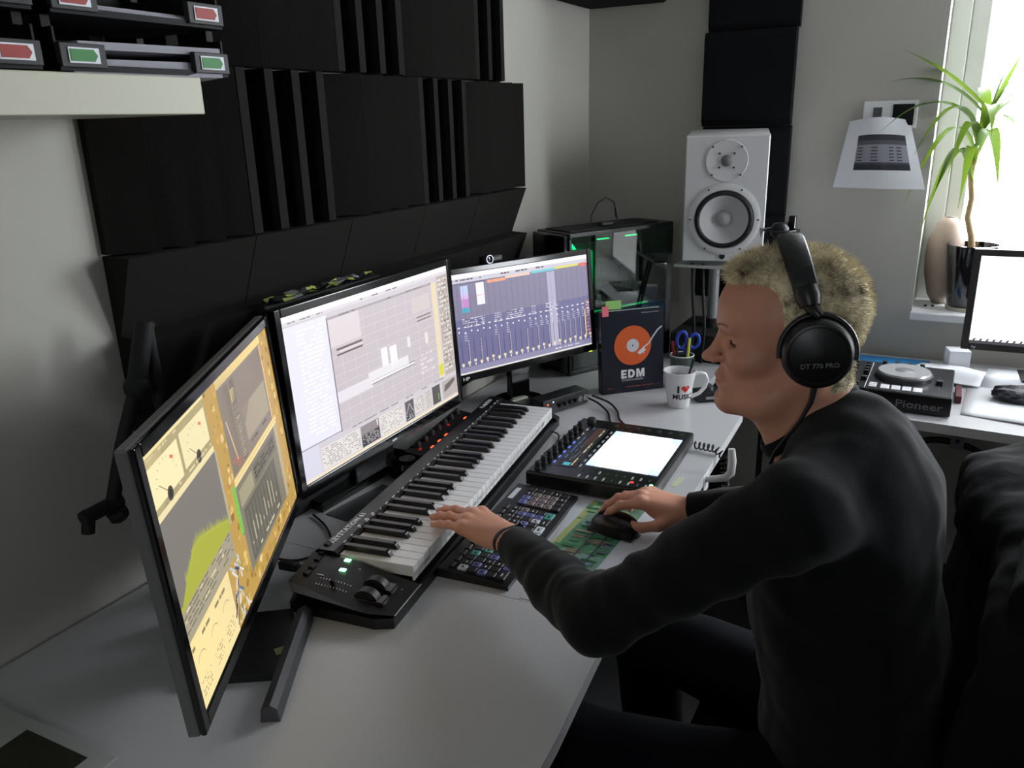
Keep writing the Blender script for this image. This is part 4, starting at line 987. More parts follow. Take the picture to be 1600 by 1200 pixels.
def pq(u0, v0, u1, v1, c, k, n=10):
    for i in range(n):
        a, b_ = u0 + (u1 - u0) * i / n, u0 + (u1 - u0) * (i + 1) / n
        q = [wallpap(a, v0), wallpap(b_, v0), wallpap(b_, v1), wallpap(a, v1)]; s_ = len(V)
        V.extend([tuple(p + Vector((0, -.0006 - .0003 * k, 0))) for p in q]); F.append([s_, s_ + 1, s_ + 2, s_ + 3]); Cc.append(rgb(c))
vn = 6
for j in range(vn): pq(.20, .26 + .50 * j / vn, .88, .26 + .50 * (j + 1) / vn, (150, 150, 160), 0)
pq(.20, .26, .88, .34, (52, 54, 62), 1); pq(.20, .34, .88, .37, (74, 76, 86), 1); pq(.20, .62, .88, .68, (92, 92, 102), 1); pq(.20, .68, .88, .76, (62, 62, 70), 1)
for k in range(5):
    for (a, b_) in ((.22, .29), (.40, .49), (.64, .70), (.74, .80)): pq(a, .39 + k * .045, b_, .405 + k * .045, (60, 62, 70), 2, 2)
pr.from_pydata(V, [], F); at = pr.color_attributes.new('ink', 'FLOAT_COLOR', 'CORNER')
for p, c in zip(pr.polygons, Cc):
    for li in p.loop_indices: at.data[li].color = c
pr.materials.append(attr_mat('printed_ink_matte', emissive=False, rough=.8)); o = bpy.data.objects.new('printed_table', pr); COL.objects.link(o); o.parent = t

# ================================================================== plant, vase
t = thing('potted_plant', 'spiky green indoor palm in a glossy black pot on the window sill', 'plant', (1.300, 3.025, WZ0 + .0265))
POTM = mat('pot_black', (12, 13, 18), .06, coat=1.0, noise=.02)
MB().lathe([(.0001, .012), (.052, .012), (.055, .02), (.078, .205), (.080, .215), (.075, .215), (.070, .185), (.0001, .185)], 48, cap=False).build('pot', POTM, t, smooth=35)
MB().lathe([(.0001, 0), (.056, 0), (.058, .012), (.0001, .012)], 40, cap=False).build('saucer', mat('saucer', (170, 165, 155), .4, noise=.05), t, smooth=35)
MB().lathe([(.0001, .19), (.071, .187)], 32, cap=False).build('soil', mat('soil', (52, 38, 28), .9, noise=.3, nscale=90, bump=.5), t)
R = random.Random(4)
tr = [(0, 0, .18), (-.010, 0, .24), (-.028, 0, .30), (-.024, 0, .36), (-.036, 0, .43), (-.030, 0, .50), (-.018, 0, .57), (-.008, 0, .63)]
MB().tube(tr, [.011, .010, .0095, .009, .009, .008, .006, .004], 10).build('trunk', mat('trunk_tan', (168, 142, 104), .8, noise=.35, nscale=60, bump=.5), t, smooth=60)
LEAF = bpy.data.materials.new('leaf_green'); LEAF.use_nodes = True
nt = LEAF.node_tree; pb = nt.nodes['Principled BSDF']; pb.inputs['Base Color'].default_value = rgb((56, 92, 34)); pb.inputs['Roughness'].default_value = .4
trn = nt.nodes.new('ShaderNodeBsdfTranslucent'); trn.inputs[0].default_value = rgb((150, 185, 50)); mxs = nt.nodes.new('ShaderNodeMixShader'); mxs.inputs[0].default_value = .16
nz = nt.nodes.new('ShaderNodeTexNoise'); nz.inputs['Scale'].default_value = 9; rp = nt.nodes.new('ShaderNodeMix'); rp.data_type = 'RGBA'
rp.inputs[6].default_value = rgb((38, 74, 34)); rp.inputs[7].default_value = rgb((76, 108, 38)); nt.links.new(nz.outputs['Fac'], rp.inputs[0]); nt.links.new(rp.outputs[2], pb.inputs['Base Color'])
nt.links.new(pb.outputs[0], mxs.inputs[1]); nt.links.new(trn.outputs[0], mxs.inputs[2]); nt.links.new(mxs.outputs[0], nt.nodes['Material Output'].inputs[0])
def leaf(base, tip, arch, w_=.011):
    base, tip = Vector(base), Vector(tip); b = MB(); n = 14
    d = tip - base; side = d.cross(Vector((0, 0, 1))); side = side.normalized() if side.length > 1e-5 else Vector((1, 0, 0))
    rows = []
    for i in range(n + 1):
        u = i / n; p = base + d * u + Vector((0, 0, arch * 4 * u * (1 - u) * (1 - .2 * u)))
        ww = w_ * (math.sin(PI * min(u * .9 + .12, 1)) ** .6) * (1 - u ** 4) + .0006
        rows.append([b.bm.verts.new(p - side * ww + Vector((0, 0, ww * .35))), b.bm.verts.new(p), b.bm.verts.new(p + side * ww + Vector((0, 0, ww * .35)))])
    for A, B in zip(rows, rows[1:]):
        b._f([A[0], A[1], B[1], B[0]]); b._f([A[1], A[2], B[2], B[1]])
    return b.build('leaf', LEAF, t, smooth=80, normals=False)
org = Vector((1.300, 3.025, WZ0 + .0265))
tips = [(1.036, 2.86, 1.705, .02), (.995, 2.86, 1.612, .06), (.996, 2.86, 1.468, .10), (1.09, 2.87, 1.25, .16), (1.140, 2.88, 1.140, .20), (1.165, 2.90, 1.260, .12),
        (1.370, 3.00, 1.64, .02), (1.320, 3.03, 1.66, .0), (1.410, 2.96, 1.36, .12), (1.385, 2.99, 1.56, .04), (1.47, 3.02, 1.60, .05), (1.45, 2.96, 1.50, .08), (1.49, 3.00, 1.42, .10),
        (1.20, 2.88, 1.34, .12), (1.24, 2.86, 1.24, .12), (1.34, 2.86, 1.28, .14), (1.25, 3.10, 1.58, .05), (1.43, 3.08, 1.48, .10), (1.30, 2.84, 1.45, .10), (1.10, 2.88, 1.40, .13), (1.36, 3.06, 1.70, .0)]
for i, (x, y, z, a) in enumerate(tips):
    hgt = .44 + .19 * ((z - 1.1) / .6) if z > 1.3 else .40 + .03 * (i % 4)
    hgt = min(hgt, .62); k = int(np.clip((hgt - .18) / .45 * 7, 0, 6)); bx = np.interp(hgt, [q[2] for q in tr], [q[0] for q in tr])
    leaf((bx, 0, hgt), Vector((x, y, z)) - org, a, R.uniform(.014, .020))
t = thing('round_vase', 'pale beige rounded vase half hidden behind the black plant pot', 'vase', (1.222, 3.105, WZ0 + .0265))
MB().lathe([(.0001, 0), (.022, 0), (.040, .03), (.056, .10), (.060, .16), (.054, .22), (.036, .27), (.020, .29), (.016, .29), (.030, .265), (.0001, .25)], 40, cap=False).build('vase_body', mat('vase_beige', (160, 142, 130), .5, noise=.04), t, smooth=60)
for i, x_ in enumerate((1.185, 1.207)):
    o = MB().ball((0, 0, .004), .0045, 10, (1.2, .8, .8)).build('pebble', MATTE); o.location = (x_, 3.02 + i * .004, WZ0 + .0260); tag(o, 'tiny dark pebble on the sill left of the pot, %s' % ('outer one', 'inner one')[i], 'pebble')

# ================================================================== window desk: controller, monitor, papers
DX, DY = 1.287, 2.335
t = thing('mixing_controller', 'dark two-deck mixing controller with silver jog wheels on the window desk', 'controller', M=frame((DX - .482, DY + .006, .7402), (1, -.012, 0), (.012, 1, 0)))
DW, DD, DH = .482, .285, .056
MB().bevbox(0, DW, 0, DD, .003, DH, .003).build('case', mat('ddj_black', (18, 18, 20), .35, noise=.06), t)
MB().box(.003, DW - .003, .003, DD - .003, DH, DH + .0012).build('face_plate', mat('ddj_face', (60, 60, 64), .28, metal=.5, noise=.06, nscale=150), t)
JW = mat('jog_silver', (196, 196, 200), .25, metal=.4, noise=.02); PADW = mat('pad_white', (216, 216, 220), .35, noise=.02)
for cx in (.110, DW - .128):
    j = MB().lathe([(.078, 0), (.076, .012), (.071, .016)], 56, M=T(cx, .150, DH + .001), cap=True).build('jog_base', DARKMET, t, smooth=35)
    MB().lathe([(.071, .016), (.069, .021), (.026, .021)], 56, M=T(cx, .150, DH + .001), cap=False).build('jog_plate', JW, j, smooth=35)
    MB().lathe([(.026, .021), (.025, .0215), (.0001, .0215)], 40, M=T(cx, .150, DH + .001), cap=False).build('jog_center', mat('jog_mid', (128, 128, 134), .3, noise=.03), j, smooth=35)
    for i in range(4): MB().bevbox(cx - .052 + i * .0275, cx - .029 + i * .0275, .014, .052, DH + .001, DH + .004, .0015).build('pad', PADW, t)
    for i in range(4): MB().lathe([(.007, 0), (.0065, .012), (.0001, .0125)], 14, M=T(cx - .060 + i * .034, .262, DH + .001)).build('knob', RUBBER, t, smooth=50)
    for i in range(3): MB().bevbox(cx - .082 + 0, cx - .062, .018 + i * .015, .029 + i * .015, DH + .001, DH + .004, .001).build('button', PADW, t)
    MB().box(cx + .091, cx + .094, .060, .205, DH + .001, DH + .0022).build('fader_slot', INKB, t)
    MB().bevbox(cx + .084, cx + .101, .104, .120, DH + .001, DH + .014, .002).build('tempo_fader', RUBBER, t)
for i in range(2):
    for j in range(4): MB().lathe([(.008, 0), (.007, .013), (.0001, .0135)], 14, M=T(.222 + i * .032, .14 + j * .03, DH + .001)).build('knob', RUBBER, t, smooth=50)
    MB().bevbox(.214 + i * .032, .230 + i * .032, .075, .090, DH + .001, DH + .013, .002).build('channel_fader', RUBBER, t)
MB().bevbox(.232, .246, .020, .036, DH + .001, DH + .012, .002).build('crossfader', RUBBER, t)
MB().box(.2625, .2640, .006, DD - .01, DH + .001, DH + .0017).build('panel_line', INKW, t)
lettering('Pioneer', .030, T(.345, -.0004, .016) @ rot('X', PI / 2), t, mat('ink_dim', (120, 120, 126), .5, noise=.03), bold=.0002, stretch=1.25)

t = thing('monitor', 'monitor with a blank white screen at the right photo edge by the window', 'monitor', M=screen_matrix(1.590, 2.80, .976, .04, .03))
monitor_body(t, Matrix.Identity(4), .54, .268, .020, .020, .03, mat('bezel_brownblack', (34, 31, 31), .35, noise=.05))
D = Picture(.54, .268); D.rect(0, 0, 1, 1, (252, 253, 255)).up().rect(0, .965, 1, 1, (60, 60, 64)).up()
for k in range(30): D.poly([(.01 + k * .033, .985), (.02 + k * .033, .985), (.034 + k * .033, .94), (.022 + k * .033, .94)], (60, 60, 64))
D.build('screen', attr_mat('screen_picture_bright', 1.6), t, T(-.27, .134, 0))
MB().bevbox(-.04, .04, -.230, -.14, -.05, -.035, .004).build('neck', PLASTIC, t)
MB().bevbox(-.12, .12, -.233, -.226, -.09, .05, .003).build('base_plate', PLASTIC, t)
lettering('BENQ' if False else 'hp', .012, T(-.262, -.148, .0045), t, INKW, name='maker_badge')
o = MB().bevbox(0, .24, 0, .17, 0, .004, .001).build('folder', mat('folder_blue', (40, 130, 196), .4, noise=.04)); o.location = (.985, 2.712, .7402); o.rotation_euler = (0, 0, .02)
tag(o, 'blue folder lying behind the mixing controller', 'folder')
def flat_sheet(label, poly, z, amp=.004, seed=0, m=PAPER):
    R = random.Random(seed); p = [Vector((x, y, 0)) for x, y in poly]
    def f(u, v):
        q = (p[0] * (1 - u) + p[1] * u) * (1 - v) + (p[3] * (1 - u) + p[2] * u) * v
        return Vector((q.x, q.y, z + amp * (1 - math.cos(2 * PI * u)) / 2 * (.4 + .6 * v)))
    o = MB().grid(f, 10, 8).build('paper_sheet', m, smooth=True, solid=-.0008)
    return tag(o, label, 'paper')
flat_sheet('white sheet on the folder reaching toward the note block', [(1.10, 2.645), (1.36, 2.635), (1.38, 2.80), (1.20, 2.84)], .7482, .010, 2)
flat_sheet('large creased white sheet in front of the blank white monitor', [(1.312, 2.38), (1.62, 2.33), (1.66, 2.62), (1.330, 2.66)], .7412, .008, 3)
flat_sheet('white sheet at the right photo edge of the window desk', [(1.36, 2.66), (1.72, 2.64), (1.74, 2.86), (1.39, 2.88)], .7412, .006, 4)
o = MB().bevbox(-.031, .031, -.031, .031, 0, .062, .002).build('note_block', PAPER); o.location = (1.297, 2.850, .7405); o.rotation_euler = (0, 0, .25); tag(o, 'white note block standing on the papers under the sill', 'note block')
o = MB().bevbox(-.014, .014, -.07, .07, 0, .022, .003).build('small_case', mat('case_plum', (96, 38, 46), .5, noise=.1)); o.location = (1.302, 2.70, .7405) ; o.location = (1.305, 2.53, .7405); o.scale = (.6, .8, 1)
tag(o, 'small plum red case between the mixing controller and the large sheet', 'case')
t = thing('crumpled_pouch', 'dark glossy pouch under the lower edge of the blank white monitor', 'pouch', (1.47, 2.55, .7500))
R = random.Random(8); b = MB(); bmesh.ops.create_icosphere(b.bm, subdivisions=3, radius=1)
for v in b.bm.verts: v.co = Vector((v.co.x * .085, v.co.y * .05, max(v.co.z, -.4) * .028 + .0112)) * (1 + .10 * math.sin(v.co.x * 9) * math.cos(v.co.y * 11) + R.uniform(-.03, .03))
b.build('pouch_skin', mat('pouch_dark', (40, 40, 52), .2, noise=.1), t)
# under the window desk
t = thing('bracket', 'small square metal bracket screwed under the front edge of the window desk', 'bracket', (1.312, 2.302, .670))
MB().bevbox(-.016, .016, -.003, 0, 0, .044, .001).build('plate', STEEL, t)
MB().cyl((0, -.004, .022), (0, -.001, .022), .006, n=16).build('screw', DARKMET, t)
cable('cable', 'black cable arching below the window desk', [(1.14, 2.38, .45), (1.16, 2.35, .58), (1.23, 2.33, .668), (1.33, 2.33, .672), (1.42, 2.33, .62), (1.48, 2.34, .50)], .009, MATTE)
# ================================================================== desk-edge items
t = thing('headphone_hook', 'white bent plastic hook clamped to the long desk edge', 'hook', (.795, 1.735, .712))
MB().tube([(-.006, -.01, .010), (.018, -.01, .016), (.040, -.004, .020), (.052, .002, .032), (.052, .008, .060), (.048, .012, .088)], [.007, .008, .009, .010, .010, .008], 12).build('hook', WHITEPL, t, smooth=60)
MB().bevbox(-.012, -.001, -.03, .012, -.02, .024, .002).build('clamp', WHITEPL, t)
pts = []
path = [Vector(p) for p in ((.728, 1.850, .752), (.752, 1.846, .753), (.785, 1.838, .755), (.808, 1.830, .742), (.815, 1.825, .700), (.818, 1.822, .62), (.822, 1.82, .52))]
L_ = [0]
for a, b_ in zip(path, path[1:]): L_.append(L_[-1] + (b_ - a).length)
N = 26 * 12
for i in range(N + 1):
    s_ = L_[-1] * i / N; p = Vector([np.interp(s_, L_, [q[k] for q in path]) for k in range(3)]); q2 = Vector([np.interp(min(s_ + .004, L_[-1]), L_, [q[k] for q in path]) for k in range(3)])
    d = (q2 - p); d = d.normalized() if d.length > 1e-6 else Vector((0, 0, -1)); a = Vector((0, 1, 0)); a = (a - d * a.dot(d)).normalized(); b_ = d.cross(a)
    th = 2 * PI * i / 12; pts.append(p + (a * math.cos(th) + b_ * math.sin(th)) * .0085)
o = MB().tube(pts, .0021, 5).build('coiled_cable', RUBBER, smooth=60); tag(o, 'coiled black cable running from the pad controller over the desk edge', 'cable')
o = MB().box(0, .055, 0, .012, 0, .0006).build('sticker_strip', mat('strip_pale', (196, 206, 170), .6, noise=.04)); o.location = (.752, 1.62, .7402); o.rotation_euler = (0, 0, 1.5); tag(o, 'pale sticker strip on the desk right of the pad controller', 'sticker')
t = thing('magazine', 'white bordered print with a dark photo lying at the bottom left desk corner', 'magazine', M=frame((.335, .507, .7402), (-.999, -.03, 0), (.03, -.999, 0)))
MB().bevbox(0, .30, 0, .23, 0, .004, .001).build('pages', mat('magazine_white', (176, 178, 176), .5, noise=.03), t)
MB().box(.035, .16, .018, .20, .004, .0045).build('photo', mat('magazine_photo', (40, 42, 22), .35, noise=.8, nscale=45), t)
# ================================================================== the seated man
def s_cap(P, a, b, ra, rb):
    a = np.array(a, float); b = np.array(b, float); d = b - a; L2 = float(d @ d) + 1e-12
    t = np.clip(((P - a) @ d) / L2, 0, 1)
    return np.linalg.norm(P - a - t[:, None] * d, axis=1) - (ra + (rb - ra) * t)
def s_ell(P, c, r, Rm=None):
    q = P - np.array(c, float)
    if Rm is not None: q = q @ Rm
    r = np.array(r, float); k0 = np.linalg.norm(q / r, axis=1); k1 = np.linalg.norm(q / (r * r), axis=1) + 1e-9
    return k0 * (k0 - 1) / k1
def smin(a, b, k):
    h = np.maximum(k - np.abs(a - b), 0) / k; return np.minimum(a, b) - h * h * k * .25
def smax(a, b, k): return -smin(-a, -b, k)
def wave(P, f, ph=0.0):
    """smooth pseudo-noise"""
    x, y, z = P[:, 0] * f, P[:, 1] * f, P[:, 2] * f
    return (np.sin(x + 1.7 * np.sin(y * 1.3 + ph) + ph) + np.sin(y * 1.1 + 1.5 * np.sin(z * 1.2 + ph * 2)) + np.sin(z * .9 + 1.6 * np.sin(x * 1.4 + ph * 3))) / 3
def surface_net(fn, lo, hi, h):
    lo = np.array(lo, float); hi = np.array(hi, float)
    n = np.ceil((hi - lo) / h).astype(int) + 1
    xs = [lo[i] + h * np.arange(n[i]) for i in range(3)]
    F = np.empty(n, np.float32)
    YZ = np.stack(np.meshgrid(xs[1], xs[2], indexing='ij'), -1).reshape(-1, 2)
    st = max(1, 400000 // len(YZ))
    for i in range(0, n[0], st):
        xx = xs[0][i:i + st]
        P = np.concatenate([np.repeat(xx, len(YZ))[:, None], np.tile(YZ, (len(xx), 1))], 1)
        F[i:i + st] = fn(P).reshape(len(xx), n[1], n[2])
    S = F < 0
    c = [S[a:n[0] - 1 + a, b:n[1] - 1 + b, d:n[2] - 1 + d] for a in (0, 1) for b in (0, 1) for d in (0, 1)]
    tot = sum(x.astype(np.int8) for x in c); act = (tot > 0) & (tot < 8)
    idx = -np.ones(act.shape, np.int64); ijk = np.argwhere(act); idx[act] = np.arange(len(ijk))
    acc = np.zeros((len(ijk), 3)); cnt = np.zeros(len(ijk)); crn = [(a, b, d) for a in (0, 1) for b in (0, 1) for d in (0, 1)]
    I, J, K = ijk.T
    for p in range(8):
        for q in range(p + 1, 8):
            A, B = crn[p], crn[q]
            if sum(abs(A[k] - B[k]) for k in range(3)) != 1: continue
            fa = F[I + A[0], J + A[1], K + A[2]]; fb = F[I + B[0], J + B[1], K + B[2]]
            m = (fa < 0) != (fb < 0); t = np.where(m, fa / np.where(fa - fb == 0, 1, fa - fb), 0)
            pt = np.array(A) + t[:, None] * (np.array(B) - np.array(A)); acc[m] += pt[m]; cnt[m] += 1
    V = lo + h * (ijk + acc / cnt[:, None])
    quads = []
    for ax in range(3):
        o = [0, 0, 0]; o[ax] = 1
        A = S[:-1, :-1, :-1]; sh = [slice(0, -1)] * 3
        a = S[tuple(slice(0, n[k] - (1 if k == ax else 0)) for k in range(3))]; b = S[tuple(slice(1 if k == ax else 0, n[k]) for k in range(3))]
        E = np.argwhere(a != b); u, v = [k for k in range(3) if k != ax]
        E = E[(E[:, u] > 0) & (E[:, v] > 0) & (E[:, u] < n[u] - 1) & (E[:, v] < n[v] - 1)]
        def g(du, dv):
            q = E.copy(); q[:, u] -= du; q[:, v] -= dv; return idx[q[:, 0], q[:, 1], q[:, 2]]
        Q = np.stack([g(0, 0), g(1, 0), g(1, 1), g(0, 1)], 1)
        inside = S[E[:, 0], E[:, 1], E[:, 2]]
        flip = inside if ax != 1 else ~inside
        Q[~flip] = Q[~flip][:, ::-1]
        quads.append(Q)
    Q = np.concatenate(quads)
    for _ in range(2):   # pull the vertices onto the surface
        e = h * .2; f0 = fn(V); G = np.stack([(fn(V + np.eye(3)[k] * e) - fn(V - np.eye(3)[k] * e)) / (2 * e) for k in range(3)], 1)
        g2 = (G * G).sum(1) + 1e-6; V = V - np.clip((f0 / g2), -h, h)[:, None] * G * .8
    return V, Q
def mesh_obj(name, parts, mats, parent=None, smooth=True, mi=None):
    Vs, Fs, off = [], [], 0
    for V, Q in parts: Vs.append(V); Fs.extend((Q + off).tolist()); off += len(V)
    me = bpy.data.meshes.new(name); me.from_pydata(np.concatenate(Vs).tolist(), [], Fs)
    for m in (mats if isinstance(mats, (list, tuple)) else [mats]): me.materials.append(m)
    if smooth: me.shade_smooth()
    o = bpy.data.objects.new(name, me); COL.objects.link(o); o.parent = parent
    if parent is not None: o.matrix_local = T(*(-parent.location))
    return o

HEAD_O = np.array([1.0415, 1.1500, 1.2357])
_f = Vector((-1, -.25, -.020)).normalized(); _l = Vector((0, 0, 1)).cross(_f).normalized(); _u = _f.cross(_l)
HR = np.array([list(_f), list(_l), list(_u)]).T        # columns = local axes (forward, left, up)
def to_head(P): return (P - HEAD_O) @ HR
def from_head(q): return HEAD_O + HR @ np.array(q, float)

def head_sdf(q, ears=True, nose=True):
    mm = .001; a = lambda *v: [x * mm for x in v]
    m = q.copy(); m[:, 1] = np.abs(m[:, 1])
    d = s_ell(q, a(-9, 0, 31), a(90, 75, 80))
    d = smin(d, s_ell(q, a(34, 0, 36), a(63, 60, 58)), .03)
    d = smin(d, s_ell(q, a(38, 0, -28), a(51, 53, 62)), .03)                        # mid face
    d = smin(d, s_cap(m, a(-12, 50, -52), a(30, 45, -86), .020, .016), .03)       # jaw
    d = smin(d, s_cap(m, a(28, 43, -85), a(78, 14, -99), .017, .014), .025)
    d = smin(d, s_cap(q, a(60, 0, -74), a(68, 0, -88), .026, .022), .03)
    d = smin(d, s_ell(q, a(83, 0, -96), a(13.5, 18, 13)), .014)                     # chin
    d = smin(d, s_ell(m, a(56, 41, -28), a(24, 20, 17)), .022)                      # cheekbones
    d = smin(d, s_ell(q, a(77, 0, -65), a(17, 25, 17)), .018)                       # mouth mound
    d = smin(d, s_cap(m, a(88, 8, 16), a(76, 41, 18), .0080, .0070), .014)          # brow
    d = smax(d, -s_ell(m, a(97, 30, -2), a(21, 17, 9.5)), .010)                     # sockets
    d = smin(d, s_ell(m, a(64.5, 33, -5), a(13.0, 16, 11.0)), .004)                 # lids over the eye
    if nose:
        d = smax(d, -s_ell(q, a(107, 0, 4), a(10.5, 14, 9)), .010)
        d = smin(d, s_cap(q, a(87, 0, 6), a(104, 0, -29), .0055, .0075), .010)
        d = smin(d, s_ell(q, a(108, 0, -34), a(11, 9, 8)), .008)
        d = smin(d, s_ell(m, a(96, 11.5, -37), a(10, 6.5, 7)), .005)
        d = smax(d, -s_ell(m, a(99, 6.5, -45), a(6, 3.2, 4)), .003)
        d = smin(d, s_ell(q, a(88.5, 0, -61), a(10, 23, 4.8)), .006)                # lips
        d = smin(d, s_ell(q, a(87.0, 0, -73), a(10.5, 20, 5.6)), .006)
        d = smax(d, -s_ell(q, a(98, 0, -67), a(13, 28, 1.4)), .003)
        d = smax(d, -s_ell(q, a(101, 0, -84), a(9, 20, 4.5)), .010)
        d = smax(d, -s_cap(m, a(94, 17, -42), a(84, 30, -60), .0045, .0035), .010)  # fold from nose to mouth
        d = smax(d, -s_ell(m, a(76, 36, -7.0), a(11, 13.5, 2.5)), .002)              # lid opening
        d = smax(d, -s_ell(m, a(77.5, 33.5, 2.4), a(6, 13, 1.0)), .002)                # lid crease
    d = smin(d, s_cap(q, a(-24, 0, -50), a(-46, 0, -150), .050, .057), .03)         # neck
    d = smin(d, s_cap(q, a(-46, 0, -25), a(-48, 0, -130), .030, .040), .03)
    d = smin(d, s_cap(m, a(20, 14, -94), a(-10, 18, -150), .030, .034), .035)
    d = smin(d, s_cap(m, a(-30, 50, -52), a(0, 18, -148), .013, .012), .022)
    if ears:
        d = smin(d, s_ell(m, a(-34, 76, -6), a(15, 6, 29)), .006)
    return d
NB = [(1.115, 1.15, 1.105), (1.12, 1.15, 1.02)]
SH_L, EL_L, WR_L = np.array([1.092, .962, 1.052]), np.array([.845, .932, .850]), np.array([.588, 1.128, .818])
SH_R, EL_R, WR_R = np.array([1.100, 1.325, 1.018]), np.array([1.070, 1.440, .848]), np.array([.836, 1.420, .790])
HIP_L, HIP_R = np.array([1.20, 1.05, .540]), np.array([1.20, 1.25, .540])
KN_L, KN_R = np.array([.79, .98, .555]), np.array([.79, 1.33, .555])
AN_L, AN_R = np.array([.83, .98, .09]), np.array([.83, 1.33, .09])
def torso_sdf(P, g=0.0, arms=True):
    d = s_ell(P, (1.135, 1.145, .915), (.118 + g, .170 + g, .215 + g))
    d = smin(d, s_ell(P, (1.180, 1.145, .70), (.118 + g, .158 + g, .20 + g)), .10)
    d = smin(d, s_ell(P, (1.195, 1.150, .575), (.13 + g, .175 + g, .115 + g)), .08)
    d = smin(d, s_ell(P, (1.165, 1.150, 1.000), (.085 + g, .150 + g, .105 + g)), .06)
    for s in (SH_L, SH_R):
        d = smin(d, s_cap(P, (1.135, 1.145, 1.095), s + np.array([.015, 0, .012]), .050 + g, .046 + g), .05)
    if arms:
        for a, b in ((SH_L, EL_L), (SH_R, EL_R)): d = smin(d, s_cap(P, a, b, .054 + g, .042 + g), .03)
    return d
def arm_sdf(P, s, e, w, g=0.0):
    mid = e * .62 + w * .38
    d = smin(s_cap(P, s, e, .052 + g, .041 + g), s_cap(P, e, mid, .042 + g, .039 + g), .02)
    return smin(d, s_cap(P, mid, w, .039 + g, .027 + g), .02)

# --- hands
def hand_frame(wrist, fdir, up, left):
    x = Vector(fdir).normalized(); z = Vector(up); z = (z - x * z.dot(x)).normalized(); y = z.cross(x)   # y = left of fingers when seen from above
    if not left: y = y   # radial side handled by sign below
    return np.array([list(x), list(y), list(z)]).T
def finger_chain(base, az, flex, lens):
    """points of one finger: azimuth in the palm plane, cumulative downward flexion"""
    p = np.array(base, float); out = [p]; f = 0
    for fl, L in zip(flex, lens):
        f += fl; dirv = np.array([math.cos(f) * math.cos(az), math.cos(f) * math.sin(az), -math.sin(f)]); p = p + dirv * L; out.append(p)
    return out
def make_hand(wrist, fdir, up, side, pose, thumb, elbow):
    """side=+1: thumb on local +y. pose: per finger (azimuth, (flex1, flex2, flex3))"""
    H = hand_frame(wrist, fdir, up, side > 0); W_ = np.array(wrist)
    mcp = [(.090, .029, .004), (.095, .0085, .006), (.090, -.0125, .004), (.081, -.031, 0.0)]
    wr = [(.004, .016, 0), (.004, .006, .001), (.004, -.006, .001), (.004, -.016, -.001)]
    lens = [(.042, .025, .021), (.046, .029, .022), (.043, .027, .021), (.034, .020, .019)]
    rad = [(.0098, .0090, .0080, .0066), (.0100, .0092, .0082, .0068), (.0096, .0088, .0078, .0065), (.0086, .0076, .0068, .0058)]
    S = np.array([1, side, 1.0])
    chains = [finger_chain(np.array(m) * 1, p[0], [math.radians(x) for x in p[1]], l) for m, p, l in zip(mcp, pose, lens)]
    tc = [np.array(t, float) for t in thumb]
    inv = H
    def fn(P):
        q = (P - W_) @ inv; q = q * S
        palm = None
        for w_, m in zip(wr, mcp):
            c = s_cap(q, w_, m, .0165, .0118); palm = c if palm is None else smin(palm, c, .016)
        palm = smin(palm, s_ell(q, (.045, .0, -.008), (.046, .034, .014)), .015)
        palm = smin(palm, s_ell(q, (.034, .022, -.010), (.034, .016, .014)), .014)     # thenar
        tips = None
        for ch, rr, m in zip(chains, rad, mcp):
            f = s_cap(q, ch[0], ch[1], rr[0], rr[1])
            f = smin(f, s_cap(q, ch[1], ch[2], rr[1], rr[2]), .003); f = smin(f, s_cap(q, ch[2], ch[3], rr[2], rr[3]), .003)
            for kk in (1, 2): f = smin(f, np.linalg.norm(q - ch[kk] - np.array([0, 0, .0012]), axis=1) - rr[kk] * 1.02, .003)
            tips = f if tips is None else smin(tips, f, .0022)
        d = smin(palm, tips, .011)
        for m in mcp: d = smin(d, np.linalg.norm(q - np.array(m) - np.array([-.002, 0, .0035]), axis=1) - .0088, .008)   # knuckles
        t = smin(s_cap(q, tc[0], tc[1], .0155, .0118), s_cap(q, tc[1], tc[2], .0112, .0098), .004)
        t = smin(t, s_cap(q, tc[2], tc[3], .0100, .0082), .004)
        d = smin(d, t, .010)
        for m, w_ in zip(mcp, wr): d = smin(d, s_cap(q, np.array(m) + [-.004, 0, .0075], np.array(w_) * .6 + np.array(m) * .4 + [0, 0, .0085], .0022, .0018), .006)   # tendons
        d = smin(d, s_ell(q, (-.012, 0, 0), (.030, .0265, .0185)), .016)
        e_ = W_ + (np.array(elbow) - W_) * .55
        d = smin(d, s_cap(P, W_, e_, .0235, .036), .014)
        return d
    return fn, chains, tc, H, W_, S
def nail_mesh(pt0, pt1, H, W_, S, r):
    """small curved nail on the back of a fingertip"""
    d = pt1 - pt0; d = d / np.linalg.norm(d); up = np.array([0, 0, 1.0]) - d * d[2]; up /= np.linalg.norm(up); sd = np.cross(d, up)
    V, F = [], []
    for i in range(5):
        for j in range(5):
            u = i / 4; a = (j / 4 - .5) * 1.5
            w_ = 1 if u < .75 else .85
            p = pt1 + d * (-.0065 + .0115 * u) + sd * math.sin(a) * r * .92 * w_ + up * (math.cos(a) * r * .98 + .0007)
            V.append(W_ + H @ (p * S))
    for i in range(4):
        for j in range(4): F.append([i * 5 + j, i * 5 + j + 1, (i + 1) * 5 + j + 1, (i + 1) * 5 + j])
    return np.array(V), np.array(F)

